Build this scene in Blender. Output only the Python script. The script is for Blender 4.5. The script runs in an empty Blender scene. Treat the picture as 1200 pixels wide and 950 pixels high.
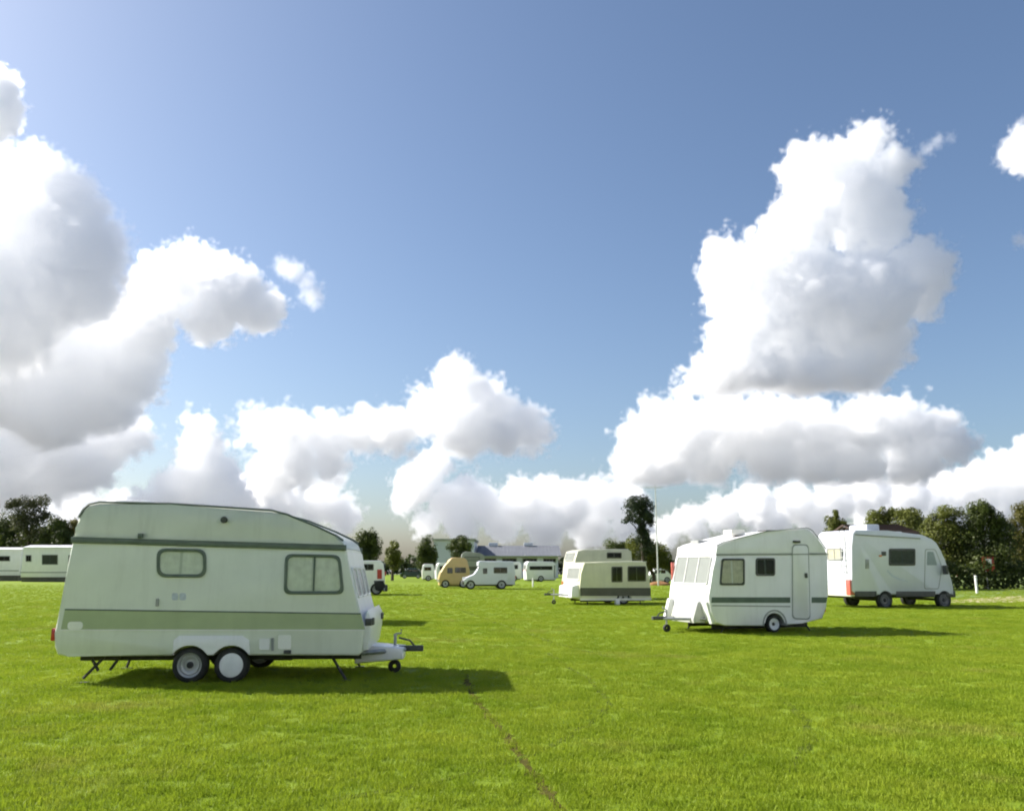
import bpy, bmesh, math, random
import numpy as np
from mathutils import Vector, Matrix

S = bpy.context.scene
COL = S.collection
random.seed(7)
rng = np.random.default_rng(11)

# ------------------------------------------------------------------ camera, sky, sun, exposure
FOCAL = 1000.0          # focal length in pixels of a 1200 px wide frame
EYE = 1.6
TILT = math.atan((664.0 - 475.0) / FOCAL)
CAMPOS = Vector((0, 0, EYE))
cam = bpy.data.objects.new('camera', bpy.data.cameras.new('camera'))
COL.objects.link(cam)
cam.data.sensor_width = 36
cam.data.lens = FOCAL / 1200 * 36
cam.location = CAMPOS
cam.rotation_euler = (math.pi / 2 + TILT, 0, 0)
cam.data.clip_start = 0.1
cam.data.clip_end = 60000
S.camera = cam

SUN = Vector((-1.28, 0.42, 1.0)).normalized()
world = bpy.data.worlds.new('World')
S.world = world
world.use_nodes = True
wn, wl = world.node_tree.nodes, world.node_tree.links
sky = wn.new('ShaderNodeTexSky')
sky.sky_type = 'NISHITA'
sky.sun_disc = False
sky.sun_elevation = math.asin(SUN.z)
sky.sun_rotation = math.atan2(SUN.x, SUN.y)
sky.altitude = 50
sky.air_density = 1.0
sky.dust_density = 2.0
sky.ozone_density = 3.4
wn['Background'].inputs[1].default_value = 0.08
wl.new(sky.outputs[0], wn['Background'].inputs[0])
sun = bpy.data.objects.new('sun', bpy.data.lights.new('sun', 'SUN'))
COL.objects.link(sun)
sun.data.energy = 5.0
sun.data.angle = math.radians(0.5)
sun.data.color = (1.0, 0.95, 0.87)
sun.rotation_euler = SUN.to_track_quat('Z', 'Y').to_euler()

S.view_settings.view_transform = 'Standard'
S.view_settings.look = 'None'
S.view_settings.gamma = 1.0
S.view_settings.exposure = 0.95
S.render.engine = 'CYCLES'
S.cycles.use_denoising = True
S.cycles.filter_width = 2.0
S.cycles.max_bounces = 220
S.cycles.volume_bounces = 200
S.cycles.diffuse_bounces = 4
S.cycles.transparent_max_bounces = 16
S.cycles.volume_step_rate = 3.0
S.cycles.volume_max_steps = 512
CLOUD_RES = 2.2         # pixels of the photograph per cloud voxel


# ------------------------------------------------------------------ sight lines
def ray(px, py):
    x, y = (px - 600) / FOCAL, -(py - 475) / FOCAL
    c, s = math.cos(TILT), math.sin(TILT)
    return Vector((x, c - y * s, s + y * c))


def ground_at(px, py):
    d = ray(px, py)
    return CAMPOS + d * (-EYE / d.z)


def at_depth(px, py, Y):
    d = ray(px, py)
    return CAMPOS + d * (Y / d.y)


# ------------------------------------------------------------------ materials
def new_mat(name):
    m = bpy.data.materials.new(name)
    m.use_nodes = True
    return m, m.node_tree.nodes, m.node_tree.links, m.node_tree.nodes['Principled BSDF']


def mat(name, col, rough=0.5, var=0.08, scale=3.0, metal=0.0, bump=0.0, bscale=20.0, coat=0.0, dirt=0.0, stretch=(1, 1, 1)):
    """Painted or raw surface: a base colour mottled by noise, with optional fine relief and grime in patches."""
    m, n, l, p = new_mat(name)
    tc = n.new('ShaderNodeTexCoord')
    mp = n.new('ShaderNodeMapping')
    mp.inputs['Scale'].default_value = stretch
    l.new(tc.outputs['Object'], mp.inputs[0])
    nz = n.new('ShaderNodeTexNoise')
    nz.inputs['Scale'].default_value = scale
    nz.inputs['Detail'].default_value = 6
    l.new(mp.outputs[0], nz.inputs[0])
    rp = n.new('ShaderNodeValToRGB')
    rp.color_ramp.elements[0].position = 0.3
    rp.color_ramp.elements[1].position = 0.7
    a = [max(0, c * (1 - var)) for c in col]
    b = [min(1, c * (1 + var)) for c in col]
    rp.color_ramp.elements[0].color = (*a, 1)
    rp.color_ramp.elements[1].color = (*b, 1)
    l.new(nz.outputs[0], rp.inputs[0])
    out = rp.outputs[0]
    if dirt:
        n2 = n.new('ShaderNodeTexNoise')
        n2.inputs['Scale'].default_value = 1.6
        n2.inputs['Detail'].default_value = 10
        n2.inputs['Roughness'].default_value = 0.7
        mp2 = n.new('ShaderNodeMapping')
        mp2.inputs['Scale'].default_value = (3.5, 3.5, 0.5)
        l.new(tc.outputs['Object'], mp2.inputs[0])
        l.new(mp2.outputs[0], n2.inputs[0])
        mr = n.new('ShaderNodeMapRange')
        mr.inputs[1].default_value = 0.5
        mr.inputs[2].default_value = 0.8
        mr.inputs[4].default_value = dirt
        l.new(n2.outputs[0], mr.inputs[0])
        mx = n.new('ShaderNodeMix')
        mx.data_type = 'RGBA'
        l.new(mr.outputs[0], mx.inputs[0])
        l.new(out, mx.inputs[6])
        mx.inputs[7].default_value = (0.16, 0.16, 0.11, 1)
        out = mx.outputs[2]
    l.new(out, p.inputs['Base Color'])
    p.inputs['Roughness'].default_value = rough
    p.inputs['Metallic'].default_value = metal
    p.inputs['Coat Weight'].default_value = coat
    p.inputs['Coat Roughness'].default_value = 0.15
    if bump:
        n3 = n.new('ShaderNodeTexNoise')
        n3.inputs['Scale'].default_value = bscale
        n3.inputs['Detail'].default_value = 4
        l.new(tc.outputs['Object'], n3.inputs[0])
        bp = n.new('ShaderNodeBump')
        bp.inputs['Strength'].default_value = bump
        bp.inputs['Distance'].default_value = 0.02
        l.new(n3.outputs[0], bp.inputs['Height'])
        l.new(bp.outputs[0], p.inputs['Normal'])
    return m


def glass_mat(name, tint, clear=0.8):
    """Window pane: mirror-like at a grazing angle, otherwise see-through with a tint."""
    m, n, l, p = new_mat(name)
    n.remove(p)
    o = n['Material Output']
    t = n.new('ShaderNodeBsdfTransparent')
    t.inputs[0].default_value = (*[c * clear for c in tint], 1)
    g = n.new('ShaderNodeBsdfGlossy')
    g.inputs['Roughness'].default_value = 0.06
    f = n.new('ShaderNodeFresnel')
    f.inputs[0].default_value = 1.6
    mx = n.new('ShaderNodeMixShader')
    geo = n.new('ShaderNodeNewGeometry')          # the inner face of the pane adds no mirror of its own
    inv = n.new('ShaderNodeMath')
    inv.operation = 'SUBTRACT'
    inv.inputs[0].default_value = 1.0
    l.new(geo.outputs['Backfacing'], inv.inputs[1])
    mul = n.new('ShaderNodeMath')
    mul.operation = 'MULTIPLY'
    l.new(f.outputs[0], mul.inputs[0])
    l.new(inv.outputs[0], mul.inputs[1])
    l.new(mul.outputs[0], mx.inputs[0])
    l.new(t.outputs[0], mx.inputs[1])
    l.new(g.outputs[0], mx.inputs[2])
    l.new(mx.outputs[0], o.inputs[0])
    return m


def leaf_mat(name, col, var=0.5, scale=0.8, trans=0.35):
    m, n, l, p = new_mat(name)
    o = n['Material Output']
    tc = n.new('ShaderNodeTexCoord')
    nz = n.new('ShaderNodeTexNoise')
    nz.inputs['Scale'].default_value = scale
    nz.inputs['Detail'].default_value = 5
    l.new(tc.outputs['Object'], nz.inputs[0])
    rp = n.new('ShaderNodeValToRGB')
    rp.color_ramp.elements[0].position = 0.32
    rp.color_ramp.elements[1].position = 0.68
    rp.color_ramp.elements[0].color = (*[c * (1 - var) for c in col], 1)
    rp.color_ramp.elements[1].color = (col[0] * (1 + var), col[1] * (1 + var * .8), col[2] * (1 + var * .3), 1)
    l.new(nz.outputs[0], rp.inputs[0])
    l.new(rp.outputs[0], p.inputs['Base Color'])
    p.inputs['Roughness'].default_value = 0.55
    p.inputs['Specular IOR Level'].default_value = 0.3
    t = n.new('ShaderNodeBsdfTranslucent')
    l.new(rp.outputs[0], t.inputs[0])
    mx = n.new('ShaderNodeMixShader')
    mx.inputs[0].default_value = trans
    l.new(p.outputs[0], mx.inputs[1])
    l.new(t.outputs[0], mx.inputs[2])
    l.new(mx.outputs[0], o.inputs[0])
    return m


M = {
    'sage': mat('sage_paint', (0.66, 0.69, 0.615), 0.38, 0.05, 2.0, coat=0.25, bump=0.05, bscale=1.5, dirt=0.16),
    'sage_roof': mat('sage_roof_paint', (0.58, 0.605, 0.53), 0.42, 0.06, 2.0, coat=0.2, bump=0.06, bscale=1.5, dirt=0.2),
    'olive_band': mat('olive_band_paint', (0.37, 0.43, 0.26), 0.45, 0.08, 2.5, coat=0.2, dirt=0.12),
    'rail': mat('dark_rail', (0.10, 0.13, 0.11), 0.45, 0.2, 6.0),
    'white': mat('white_paint', (0.80, 0.80, 0.77), 0.35, 0.03, 2.0, coat=0.3, bump=0.04, bscale=1.5, dirt=0.14),
    'cream': mat('cream_paint', (0.72, 0.70, 0.62), 0.4, 0.04, 2.0, coat=0.2, dirt=0.12),
    'greywhite': mat('grey_white_paint', (0.78, 0.78, 0.79), 0.38, 0.04, 2.0, coat=0.25, bump=0.05, bscale=1.5, dirt=0.16),
    'mhwhite': mat('motorhome_paint', (0.62, 0.635, 0.70), 0.33, 0.03, 2.0, coat=0.35, bump=0.03, bscale=1.5, dirt=0.08),
    'beige': mat('beige_paint', (0.62, 0.605, 0.425), 0.45, 0.06, 2.0, coat=0.15, dirt=0.18),
    'darkolive': mat('dark_olive_paint', (0.075, 0.075, 0.05), 0.5, 0.15, 3.0),
    'stripe_green': mat('dark_green_stripe', (0.07, 0.11, 0.09), 0.4, 0.2, 4.0, coat=0.2),
    'greypanel': mat('grey_panel', (0.45, 0.46, 0.43), 0.5, 0.08, 3.0),
    'drab': mat('drab_beige_paint', (0.52, 0.51, 0.42), 0.5, 0.08, 3.0, dirt=0.15),
    'rubber': mat('black_rubber', (0.018, 0.018, 0.017), 0.75, 0.3, 12.0, bump=0.2, bscale=60),
    'chassis': mat('chassis_steel', (0.03, 0.03, 0.028), 0.65, 0.35, 8.0, bump=0.2, bscale=40),
    'galv': mat('galvanised_steel', (0.36, 0.37, 0.37), 0.5, 0.2, 14.0, metal=0.6),
    'rim': mat('grey_steel_rim', (0.42, 0.43, 0.42), 0.45, 0.12, 8.0, metal=0.2, dirt=0.2),
    'darkrim': mat('dark_wheel_rim', (0.12, 0.12, 0.12), 0.5, 0.2, 8.0),
    'hubcap': mat('white_hubcap', (0.78, 0.79, 0.78), 0.35, 0.06, 6.0, dirt=0.15),
    'darkgreyplastic': mat('dark_grey_plastic', (0.06, 0.062, 0.06), 0.5, 0.15, 8.0),
    'greyplastic': mat('grey_plastic', (0.30, 0.31, 0.30), 0.5, 0.1, 8.0),
    'red': mat('red_lens', (0.42, 0.03, 0.025), 0.25, 0.1, 8.0, coat=0.4),
    'pinkred': mat('faded_red_lens', (0.55, 0.12, 0.09), 0.3, 0.1, 8.0, coat=0.3),
    'amber': mat('amber_lens', (0.6, 0.2, 0.03), 0.25, 0.1, 8.0, coat=0.4),
    'lens': mat('clear_lens', (0.7, 0.72, 0.72), 0.12, 0.05, 20.0, coat=0.5),
    'curtain': mat('pale_curtain', (0.86, 0.87, 0.82), 0.9, 0.12, 9.0, bump=0.3, bscale=30),
    'curtain_warm': mat('warm_curtain', (0.66, 0.61, 0.52), 0.9, 0.15, 9.0, bump=0.3, bscale=30),
    'blind': mat('pale_window_blind', (0.36, 0.355, 0.34), 0.85, 0.05, 5.0),
    'inside': mat('dark_interior', (0.04, 0.045, 0.035), 0.9, 0.4, 3.0),
    'inside_green': mat('green_curtain', (0.09, 0.13, 0.07), 0.9, 0.3, 6.0),
    'glass': glass_mat('window_glass', (0.95, 0.965, 0.95), 0.95),
    'glass_dark': glass_mat('tinted_window_glass', (0.6, 0.66, 0.62), 0.8),
    'ochre': mat('ochre_paint', (0.52, 0.37, 0.15), 0.45, 0.08, 1.6, coat=0.15, dirt=0.15),
    'tentgrey': mat('grey_canvas', (0.30, 0.31, 0.28), 0.9, 0.12, 1.5, bump=0.25, bscale=5),
    'barnroof': mat('barn_roof_sheet', (0.125, 0.135, 0.155), 0.85, 0.08, 0.4),
    'barnwall': mat('barn_wall_sheet', (0.52, 0.55, 0.62), 0.6, 0.08, 0.3),
    'brownroof': mat('red_brown_roof_tile', (0.055, 0.034, 0.028), 0.9, 0.25, 1.2),
    'brick': mat('pale_brick', (0.30, 0.22, 0.16), 0.85, 0.2, 1.5),
    'bark': mat('tree_bark', (0.07, 0.055, 0.04), 0.9, 0.35, 4.0, bump=0.6, bscale=12, stretch=(1, 1, .25)),
    'pole': mat('weathered_pole', (0.55, 0.56, 0.55), 0.6, 0.12, 5.0),
    'whitepost': mat('white_post_paint', (0.80, 0.80, 0.75), 0.5, 0.06, 6.0),
    'signred': mat('red_sign_paint', (0.45, 0.03, 0.03), 0.4, 0.08, 5.0),
    'orange': mat('orange_plastic', (0.55, 0.12, 0.03), 0.5, 0.1, 5.0),
    'carpaint': mat('dark_green_car_paint', (0.02, 0.045, 0.04), 0.25, 0.1, 3.0, coat=0.6),
    'badge': mat('blue_grey_badge', (0.46, 0.50, 0.58), 0.35, 0.15, 20.0),
    'leaf_dark': leaf_mat('dark_leaves', (0.068, 0.095, 0.022)),
    'leaf_mid': leaf_mat('mid_green_leaves', (0.125, 0.15, 0.032)),
    'leaf_olive': leaf_mat('olive_leaves', (0.125, 0.125, 0.034)),
    'leaf_pine': leaf_mat('pine_needles', (0.028, 0.045, 0.020), trans=0.15),
    'leaf_grey': leaf_mat('grey_green_leaves', (0.075, 0.085, 0.045)),
    'leaf_ochre': leaf_mat('ochre_leaves', (0.40, 0.28, 0.085), var=.35),
    'leaf_hedge': leaf_mat('hedge_leaves', (0.055, 0.078, 0.03), scale=0.15),
}


# ------------------------------------------------------------------ object helpers
def tag(o, label=None, cat=None, group=None, kind=None):
    for k, v in (('label', label), ('category', cat), ('group', group), ('kind', kind)):
        if v:
            o[k] = v
    return o


def thing(name, loc, rz, label, cat, group=None):
    o = bpy.data.objects.new(name, None)
    o.empty_display_size = 0.2
    COL.objects.link(o)
    o.location = loc
    o.rotation_euler = (0, 0, rz)
    return tag(o, label, cat, group)


def obj(name, bm, m, parent=None, smooth=35, label=None):
    bmesh.ops.recalc_face_normals(bm, faces=bm.faces[:])
    me = bpy.data.meshes.new(name)
    if smooth:
        lim = math.radians(smooth)
        for f in bm.faces:
            f.smooth = True
        for e in bm.edges:
            if len(e.link_faces) == 2:
                e.smooth = e.calc_face_angle(0) < lim
    bm.to_mesh(me)
    bm.free()
    me.materials.append(m if not isinstance(m, str) else M[m])
    o = bpy.data.objects.new(name, me)
    COL.objects.link(o)
    o.parent = parent
    if label:
        o['label'] = label
    return o


def add_box(bm, lo, hi, mtx=None, bevel=0.0):
    vs = [bm.verts.new((x, y, z)) for x in (lo[0], hi[0]) for y in (lo[1], hi[1]) for z in (lo[2], hi[2])]
    fs = [bm.faces.new([vs[i] for i in q]) for q in ((0, 1, 3, 2), (4, 6, 7, 5), (0, 4, 5, 1), (2, 3, 7, 6), (0, 2, 6, 4), (1, 5, 7, 3))]
    if bevel:
        es = list({e for f in fs for e in f.edges})
        r = bmesh.ops.bevel(bm, geom=es, offset=bevel, segments=2, affect='EDGES', profile=0.6)
        vs = list({v for f in r['faces'] for v in f.verts} | {v for v in vs if v.is_valid})
    if mtx is not None:
        bmesh.ops.transform(bm, matrix=mtx, verts=[v for v in vs if v.is_valid])
    return vs


def box(lo, hi, bevel=0.0, mtx=None):
    bm = bmesh.new()
    add_box(bm, lo, hi, mtx, bevel)
    return bm


def add_tube(bm, pts, rad, seg=8, cap=True):
    """A tube along points; rad is one radius or one per point."""
    pts = [Vector(p) for p in pts]
    rads = rad if isinstance(rad, (list, tuple)) else [rad] * len(pts)
    rings = []
    for i, p in enumerate(pts):
        a = pts[max(0, i - 1)]
        b = pts[min(len(pts) - 1, i + 1)]
        t = (b - a).normalized()
        ref = Vector((0, 0, 1)) if abs(t.z) < 0.9 else Vector((1, 0, 0))
        u = t.cross(ref).normalized()
        v = u.cross(t)
        rings.append([bm.verts.new(p + (u * math.cos(k * 2 * math.pi / seg) + v * math.sin(k * 2 * math.pi / seg)) * rads[i]) for k in range(seg)])
    for r0, r1 in zip(rings, rings[1:]):
        for k in range(seg):
            bm.faces.new((r0[k], r0[(k + 1) % seg], r1[(k + 1) % seg], r1[k]))
    if cap:
        bm.faces.new(rings[0][::-1])
        bm.faces.new(rings[-1])


def tube(pts, rad, seg=8):
    bm = bmesh.new()
    add_tube(bm, pts, rad, seg)
    return bm


def lathe_y(prof, cx, cz, seg=32):
    """Revolve (radius, y) points about the y axis through (cx, cz)."""
    bm = bmesh.new()
    rings = []
    for r, y in prof:
        if r < 1e-5:
            rings.append([bm.verts.new((cx, y, cz))])
        else:
            rings.append([bm.verts.new((cx + r * math.cos(k * 2 * math.pi / seg), y, cz + r * math.sin(k * 2 * math.pi / seg))) for k in range(seg)])
    for a, b in zip(rings, rings[1:]):
        for k in range(seg):
            q = [a[k % len(a)], a[(k + 1) % len(a)], b[(k + 1) % len(b)], b[k % len(b)]]
            q = list(dict.fromkeys(q))
            if len(q) > 2:
                bm.faces.new(q)
    return bm


def prism(profile, y0, y1, bevel=0.0, seg=3):
    """A closed (x, z) outline given depth from y0 to y1, its rims rounded."""
    bm = bmesh.new()
    a = [bm.verts.new((x, y0, z)) for x, z in profile]
    b = [bm.verts.new((x, y1, z)) for x, z in profile]
    n = len(a)
    fa, fb = bm.faces.new(a), bm.faces.new(b[::-1])
    for i in range(n):
        bm.faces.new((a[i], b[i], b[(i + 1) % n], a[(i + 1) % n]))
    if bevel:
        es = list(set(fa.edges) | set(fb.edges))
        bmesh.ops.bevel(bm, geom=es, offset=bevel, segments=seg, affect='EDGES', profile=0.5, clamp_overlap=True)
    return bm


def frame_mtx(o, u, v):
    u, v = Vector(u).normalized(), Vector(v).normalized()
    n = u.cross(v)
    m = Matrix(((u.x, v.x, n.x, o[0]), (u.y, v.y, n.y, o[1]), (u.z, v.z, n.z, o[2]), (0, 0, 0, 1)))
    return m


def round_poly(pts, r, seg=5):
    """Round the corners of a convex (u, v) outline."""
    out = []
    n = len(pts)
    for i in range(n):
        p, a, b = Vector(pts[i]), Vector(pts[i - 1]), Vector(pts[(i + 1) % n])
        da, db = (a - p).normalized(), (b - p).normalized()
        rr = min(r, (a - p).length * .45, (b - p).length * .45)
        s, e = p + da * rr, p + db * rr
        for k in range(seg + 1):
            t = k / seg
            out.append(tuple(s * (1 - t) ** 2 + p * 2 * t * (1 - t) + e * t * t))
    return out


def slab(pts, n0, n1, mtx, bevel=0.0):
    """A flat (u, v) outline given thickness from n0 to n1 along the normal of mtx."""
    bm = bmesh.new()
    a = [bm.verts.new((u, v, n0)) for u, v in pts]
    b = [bm.verts.new((u, v, n1)) for u, v in pts]
    n = len(a)
    bm.faces.new(a[::-1])
    top = bm.faces.new(b)
    for i in range(n):
        bm.faces.new((a[i], a[(i + 1) % n], b[(i + 1) % n], b[i]))
    if bevel:
        bmesh.ops.bevel(bm, geom=list(top.edges), offset=bevel, segments=2, affect='EDGES', profile=0.5)
    bmesh.ops.transform(bm, matrix=mtx, verts=bm.verts[:])
    return bm


def ring(pts, width, n0, n1, mtx):
    c = sum((Vector(p) for p in pts), Vector((0, 0))) / len(pts)
    inn = []
    for p in pts:
        d = Vector(p) - c
        s = max(0.1, 1 - width / max(1e-6, min(abs(d.x) if abs(d.x) > .02 else 9, 9)))
        w = max(abs(Vector(q).x - c.x) for q in pts)
        h = max(abs(Vector(q).y - c.y) for q in pts)
        inn.append((c.x + d.x * (1 - width / w), c.y + d.y * (1 - width / h)))
    bm = bmesh.new()
    L = [[bm.verts.new((u, v, k)) for u, v in q] for q, k in ((pts, n0), (pts, n1 * .7), ([(p[0] * .75 + i[0] * .25, p[1] * .75 + i[1] * .25) for p, i in zip(pts, inn)], n1), (inn, n1 * .8), (inn, n0))]
    n = len(pts)
    for a, b in zip(L, L[1:] + L[:1]):
        for i in range(n):
            bm.faces.new((a[i], a[(i + 1) % n], b[(i + 1) % n], b[i]))
    bmesh.ops.transform(bm, matrix=mtx, verts=bm.verts[:])
    return bm, inn


def window(parent, mtx, pts, r=0.06, frame=0.035, fm='rubber', glass='glass', back='curtain', pleats=True, mullion=None, label=None):
    """Window part: raised frame, with its pane and the curtain behind the pane as sub-parts."""
    rp = round_poly(pts, r)
    bm, inn = ring(rp, frame, 0.001, 0.026, mtx)
    if mullion:
        us = [p[0] for p in inn]
        vs = [p[1] for p in inn]
        for t in mullion:
            u = min(us) + (max(us) - min(us)) * t
            add_box(bm, (u - .012, min(vs) + .004, .012), (u + .012, max(vs) - .004, .022), mtx)
    w = obj('window', bm, fm, parent, 40, label)
    if pleats:
        b2 = bmesh.new()
        us = [p[0] for p in inn]
        vs = [p[1] for p in inn]
        u0, u1, v0, v1 = min(us), max(us), min(vs), max(vs)
        nn = max(8, int((u1 - u0) / 0.018))
        gap = (u0 + u1) / 2
        prev = None
        for i in range(nn + 1):
            u = u0 + (u1 - u0) * i / nn
            k = 0.004 + 0.003 * math.sin(i * 1.9) + 0.001 * math.sin(i * 0.7)
            cur = (b2.verts.new((u, v0 + .004, k)), b2.verts.new((u, v1 - .004, k)))
            if prev and not (abs(u - gap) < 0.02):
                b2.faces.new((prev[0], cur[0], cur[1], prev[1]))
            prev = cur
        bmesh.ops.transform(b2, matrix=mtx, verts=b2.verts[:])
        obj('curtain', b2, back, w, 60)
    else:
        obj('blind', slab([(p[0], p[1]) for p in inn], 0.001, 0.005, mtx), back, w, 0)
    obj('pane', slab(inn, 0.010, 0.013, mtx), glass, w, 0)
    return w


class Vehicle:
    """A thing whose near side lies in an upright plane: local x runs along that side, y into the depth, z up."""

    def __init__(self, name, origin, yaw, label, cat, group=None):
        self.o = Vector((origin[0], origin[1], 0))
        self.yaw = yaw
        self.n = Vector((-math.sin(yaw), math.cos(yaw), 0))
        self.ux = Vector((math.cos(yaw), math.sin(yaw), 0))
        self.root = thing(name, self.o, yaw, label, cat, group)

    def loc(self, px, py):
        d = ray(px, py)
        t = (self.o - CAMPOS).dot(self.n) / d.dot(self.n)
        p = CAMPOS + d * t - self.o
        return (p.dot(self.ux), p.z)

    def trace(self, pts):
        return [self.loc(*p) for p in pts]

    def side(self, y=0.0):
        return frame_mtx((0, y, 0), (1, 0, 0), (0, 0, 1))

    def quad(self, x0, y0, x1, y1):
        return self.trace([(x0, y1), (x1, y1), (x1, y0), (x0, y0)])


def mirror_pts(pts):
    return pts


def wheel(parent, cx, cz, r, y, width=0.17, rim='rim', plain=False, seg=32):
    """Wheel part on a side plane y (outer face towards -y): tyre, rim and hub as sub-parts."""
    rr = r * 0.66
    t = obj('wheel', lathe_y([(rr, y + .02), (rr * 1.04, y), (r * .86, y - .004), (r * .97, y + .02), (r, y + .05), (r, y + width - .05), (r * .97, y + width - .02), (r * .86, y + width), (rr, y + width - .01), (rr, y + .02)], cx, cz, seg), 'rubber', parent, 50)
    if plain:
        obj('hubcap', lathe_y([(0, y - .012), (rr * .5, y - .010), (rr * .9, y - .002), (rr * 1.03, y + .008), (rr * 1.02, y + .03)], cx, cz, seg), rim, t, 60)
    else:
        obj('rim', lathe_y([(rr * .28, y + .045), (rr * .5, y + .05), (rr * .56, y + .028), (rr * .78, y + .024), (rr * .86, y + .045), (rr * .95, y + .01), (rr * 1.03, y + .004), (rr * 1.02, y + .03), (rr * .98, y + .1)], cx, cz, seg), rim, t, 60)
        obj('hub', lathe_y([(0, y + .012), (rr * .2, y + .014), (rr * .29, y + .03), (rr * .30, y + .055)], cx, cz, 20), 'chassis', t, 60)
    return t


def arc(cx, cz, r, zbot, n=12):
    """Outline of a wheel arch notch, walked from larger to smaller x, opening downwards at zbot."""
    a0 = math.asin(max(-1, min(1, (zbot - cz) / r)))
    return [(cx + r * math.cos(a0 + (math.pi - 2 * a0) * k / n), cz + r * math.sin(a0 + (math.pi - 2 * a0) * k / n)) for k in range(n + 1)]


def locy(v, px, py, y):
    """Local (x, z) where the sight line through a pixel crosses the upright plane y of a vehicle."""
    o = v.o + v.n * y
    d = ray(px, py)
    t = (o - CAMPOS).dot(v.n) / d.dot(v.n)
    p = CAMPOS + d * t - v.o
    return (p.dot(v.ux), p.z)


def decal(v, name, px_pts, m, proud=0.004, r=0.0, y=0.0, bevel=0.0, parent=None, label=None):
    pts = v.trace(px_pts)
    if r:
        pts = round_poly(pts, r)
    return obj(name, slab(pts, -0.006, proud, v.side(y), bevel), m, parent or v.root, 30, label)


def drawbar(v, xr, xt, ys, yc, z, coupling_dir, jockey_x, r=0.03):
    """A-frame with coupling head and jockey wheel; xr where it leaves the body, xt its tip."""
    bm = bmesh.new()
    s = coupling_dir
    for y in ys:
        add_tube(bm, [(xr - s * .5, y, z), (xr, y, z), (xt - s * .12, yc + (y - yc) * .08, z)], r, 6)
    fr = obj('drawbar', bm, 'galv', v.root, 40)
    bm = bmesh.new()
    add_box(bm, (min(xt - s * .22, xt + s * .16), yc - .045, z - .03), (max(xt - s * .22, xt + s * .16), yc + .045, z + .055), None, .015)
    add_tube(bm, [(xt + s * .02, yc, z + .05), (xt - s * .05, yc, z + .13), (xt - s * .22, yc, z + .17)], .016, 6)
    obj('coupling', bm, 'darkgreyplastic', fr, 40)
    bm = bmesh.new()
    add_tube(bm, [(jockey_x, yc + .12, .13), (jockey_x, yc + .12, z + .22)], .024, 8)
    add_tube(bm, [(jockey_x, yc + .12, z + .22), (jockey_x + s * .09, yc + .12, z + .23), (jockey_x + s * .09, yc + .12, z + .29)], .014, 6)
    j = obj('jockey_wheel', bm, 'galv', v.root, 40)
    obj('tyre', lathe_y([(.03, yc + .08), (.09, yc + .085), (.1, yc + .12), (.09, yc + .155), (.03, yc + .16)], jockey_x, .1, 16), 'rubber', j, 50)
    return fr


# ------------------------------------------------------------------ ground
def build_ground():
    m, n, l, p = new_mat('meadow_turf')
    tc = n.new('ShaderNodeTexCoord')

    def noise(scale, detail=5, rough=.55, st=None):
        z = n.new('ShaderNodeTexNoise')
        z.inputs['Scale'].default_value = scale
        z.inputs['Detail'].default_value = detail
        z.inputs['Roughness'].default_value = rough
        if st:
            mp = n.new('ShaderNodeMapping')
            mp.inputs['Scale'].default_value = st
            l.new(tc.outputs['Object'], mp.inputs[0])
            l.new(mp.outputs[0], z.inputs[0])
        else:
            l.new(tc.outputs['Object'], z.inputs[0])
        return z.outputs[0]

    def ramp(src, a, b, p0=.35, p1=.65):
        r = n.new('ShaderNodeValToRGB')
        r.color_ramp.elements[0].position, r.color_ramp.elements[1].position = p0, p1
        r.color_ramp.elements[0].color, r.color_ramp.elements[1].color = (*a, 1), (*b, 1)
        l.new(src, r.inputs[0])
        return r.outputs[0]

    def mix(f, a, b):
        x = n.new('ShaderNodeMix')
        x.data_type = 'RGBA'
        if isinstance(f, float):
            x.inputs[0].default_value = f
        else:
            l.new(f, x.inputs[0])
        l.new(a, x.inputs[6])
        l.new(b, x.inputs[7])
        return x.outputs[2]
    fine = ramp(noise(34, 8, .7), (.10, .165, .008), (.215, .29, .018))
    clump = ramp(noise(1.1, 7, .65), (.12, .195, .009), (.225, .285, .020))
    patch = ramp(noise(.10, 4, .5, (1, .6, 1)), (.14, .215, .010), (.205, .27, .018))
    c = mix(.5, fine, clump)
    c = mix(.4, c, patch)
    l.new(c, p.inputs['Base Color'])
    p.inputs['Roughness'].default_value = .8
    p.inputs['Specular IOR Level'].default_value = .15
    bp = n.new('ShaderNodeBump')
    bp.inputs['Strength'].default_value = .8
    bp.inputs['Distance'].default_value = .03
    l.new(noise(22, 8, .7), bp.inputs['Height'])
    l.new(bp.outputs[0], p.inputs['Normal'])
    bm = bmesh.new()
    R0, R1 = 190, 25000
    vs = [bm.verts.new((R0 * math.cos(k * math.pi / 24), R0 * math.sin(k * math.pi / 24), 0)) for k in range(48)]
    bm.faces.new(vs)
    tag(obj('grass_field', bm, m, None, 0), 'bright green mown grass field under the caravans', kind='structure')
    bm = bmesh.new()
    ri = [bm.verts.new((R0 * math.cos(k * math.pi / 24), R0 * math.sin(k * math.pi / 24), 0)) for k in range(48)]
    ro = [bm.verts.new((R1 * math.cos(k * math.pi / 24), R1 * math.sin(k * math.pi / 24), 0)) for k in range(48)]
    for k in range(48):
        bm.faces.new((ri[k], ro[k], ro[(k + 1) % 48], ri[(k + 1) % 48]))
    fm = mat('stubble_and_ploughland', (0.125, 0.13, 0.13), .95, .35, .006)
    tag(obj('farmland', bm, fm, None, 0), 'dull brown and grey farmland beyond the hedges', kind='structure')


build_ground()

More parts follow.
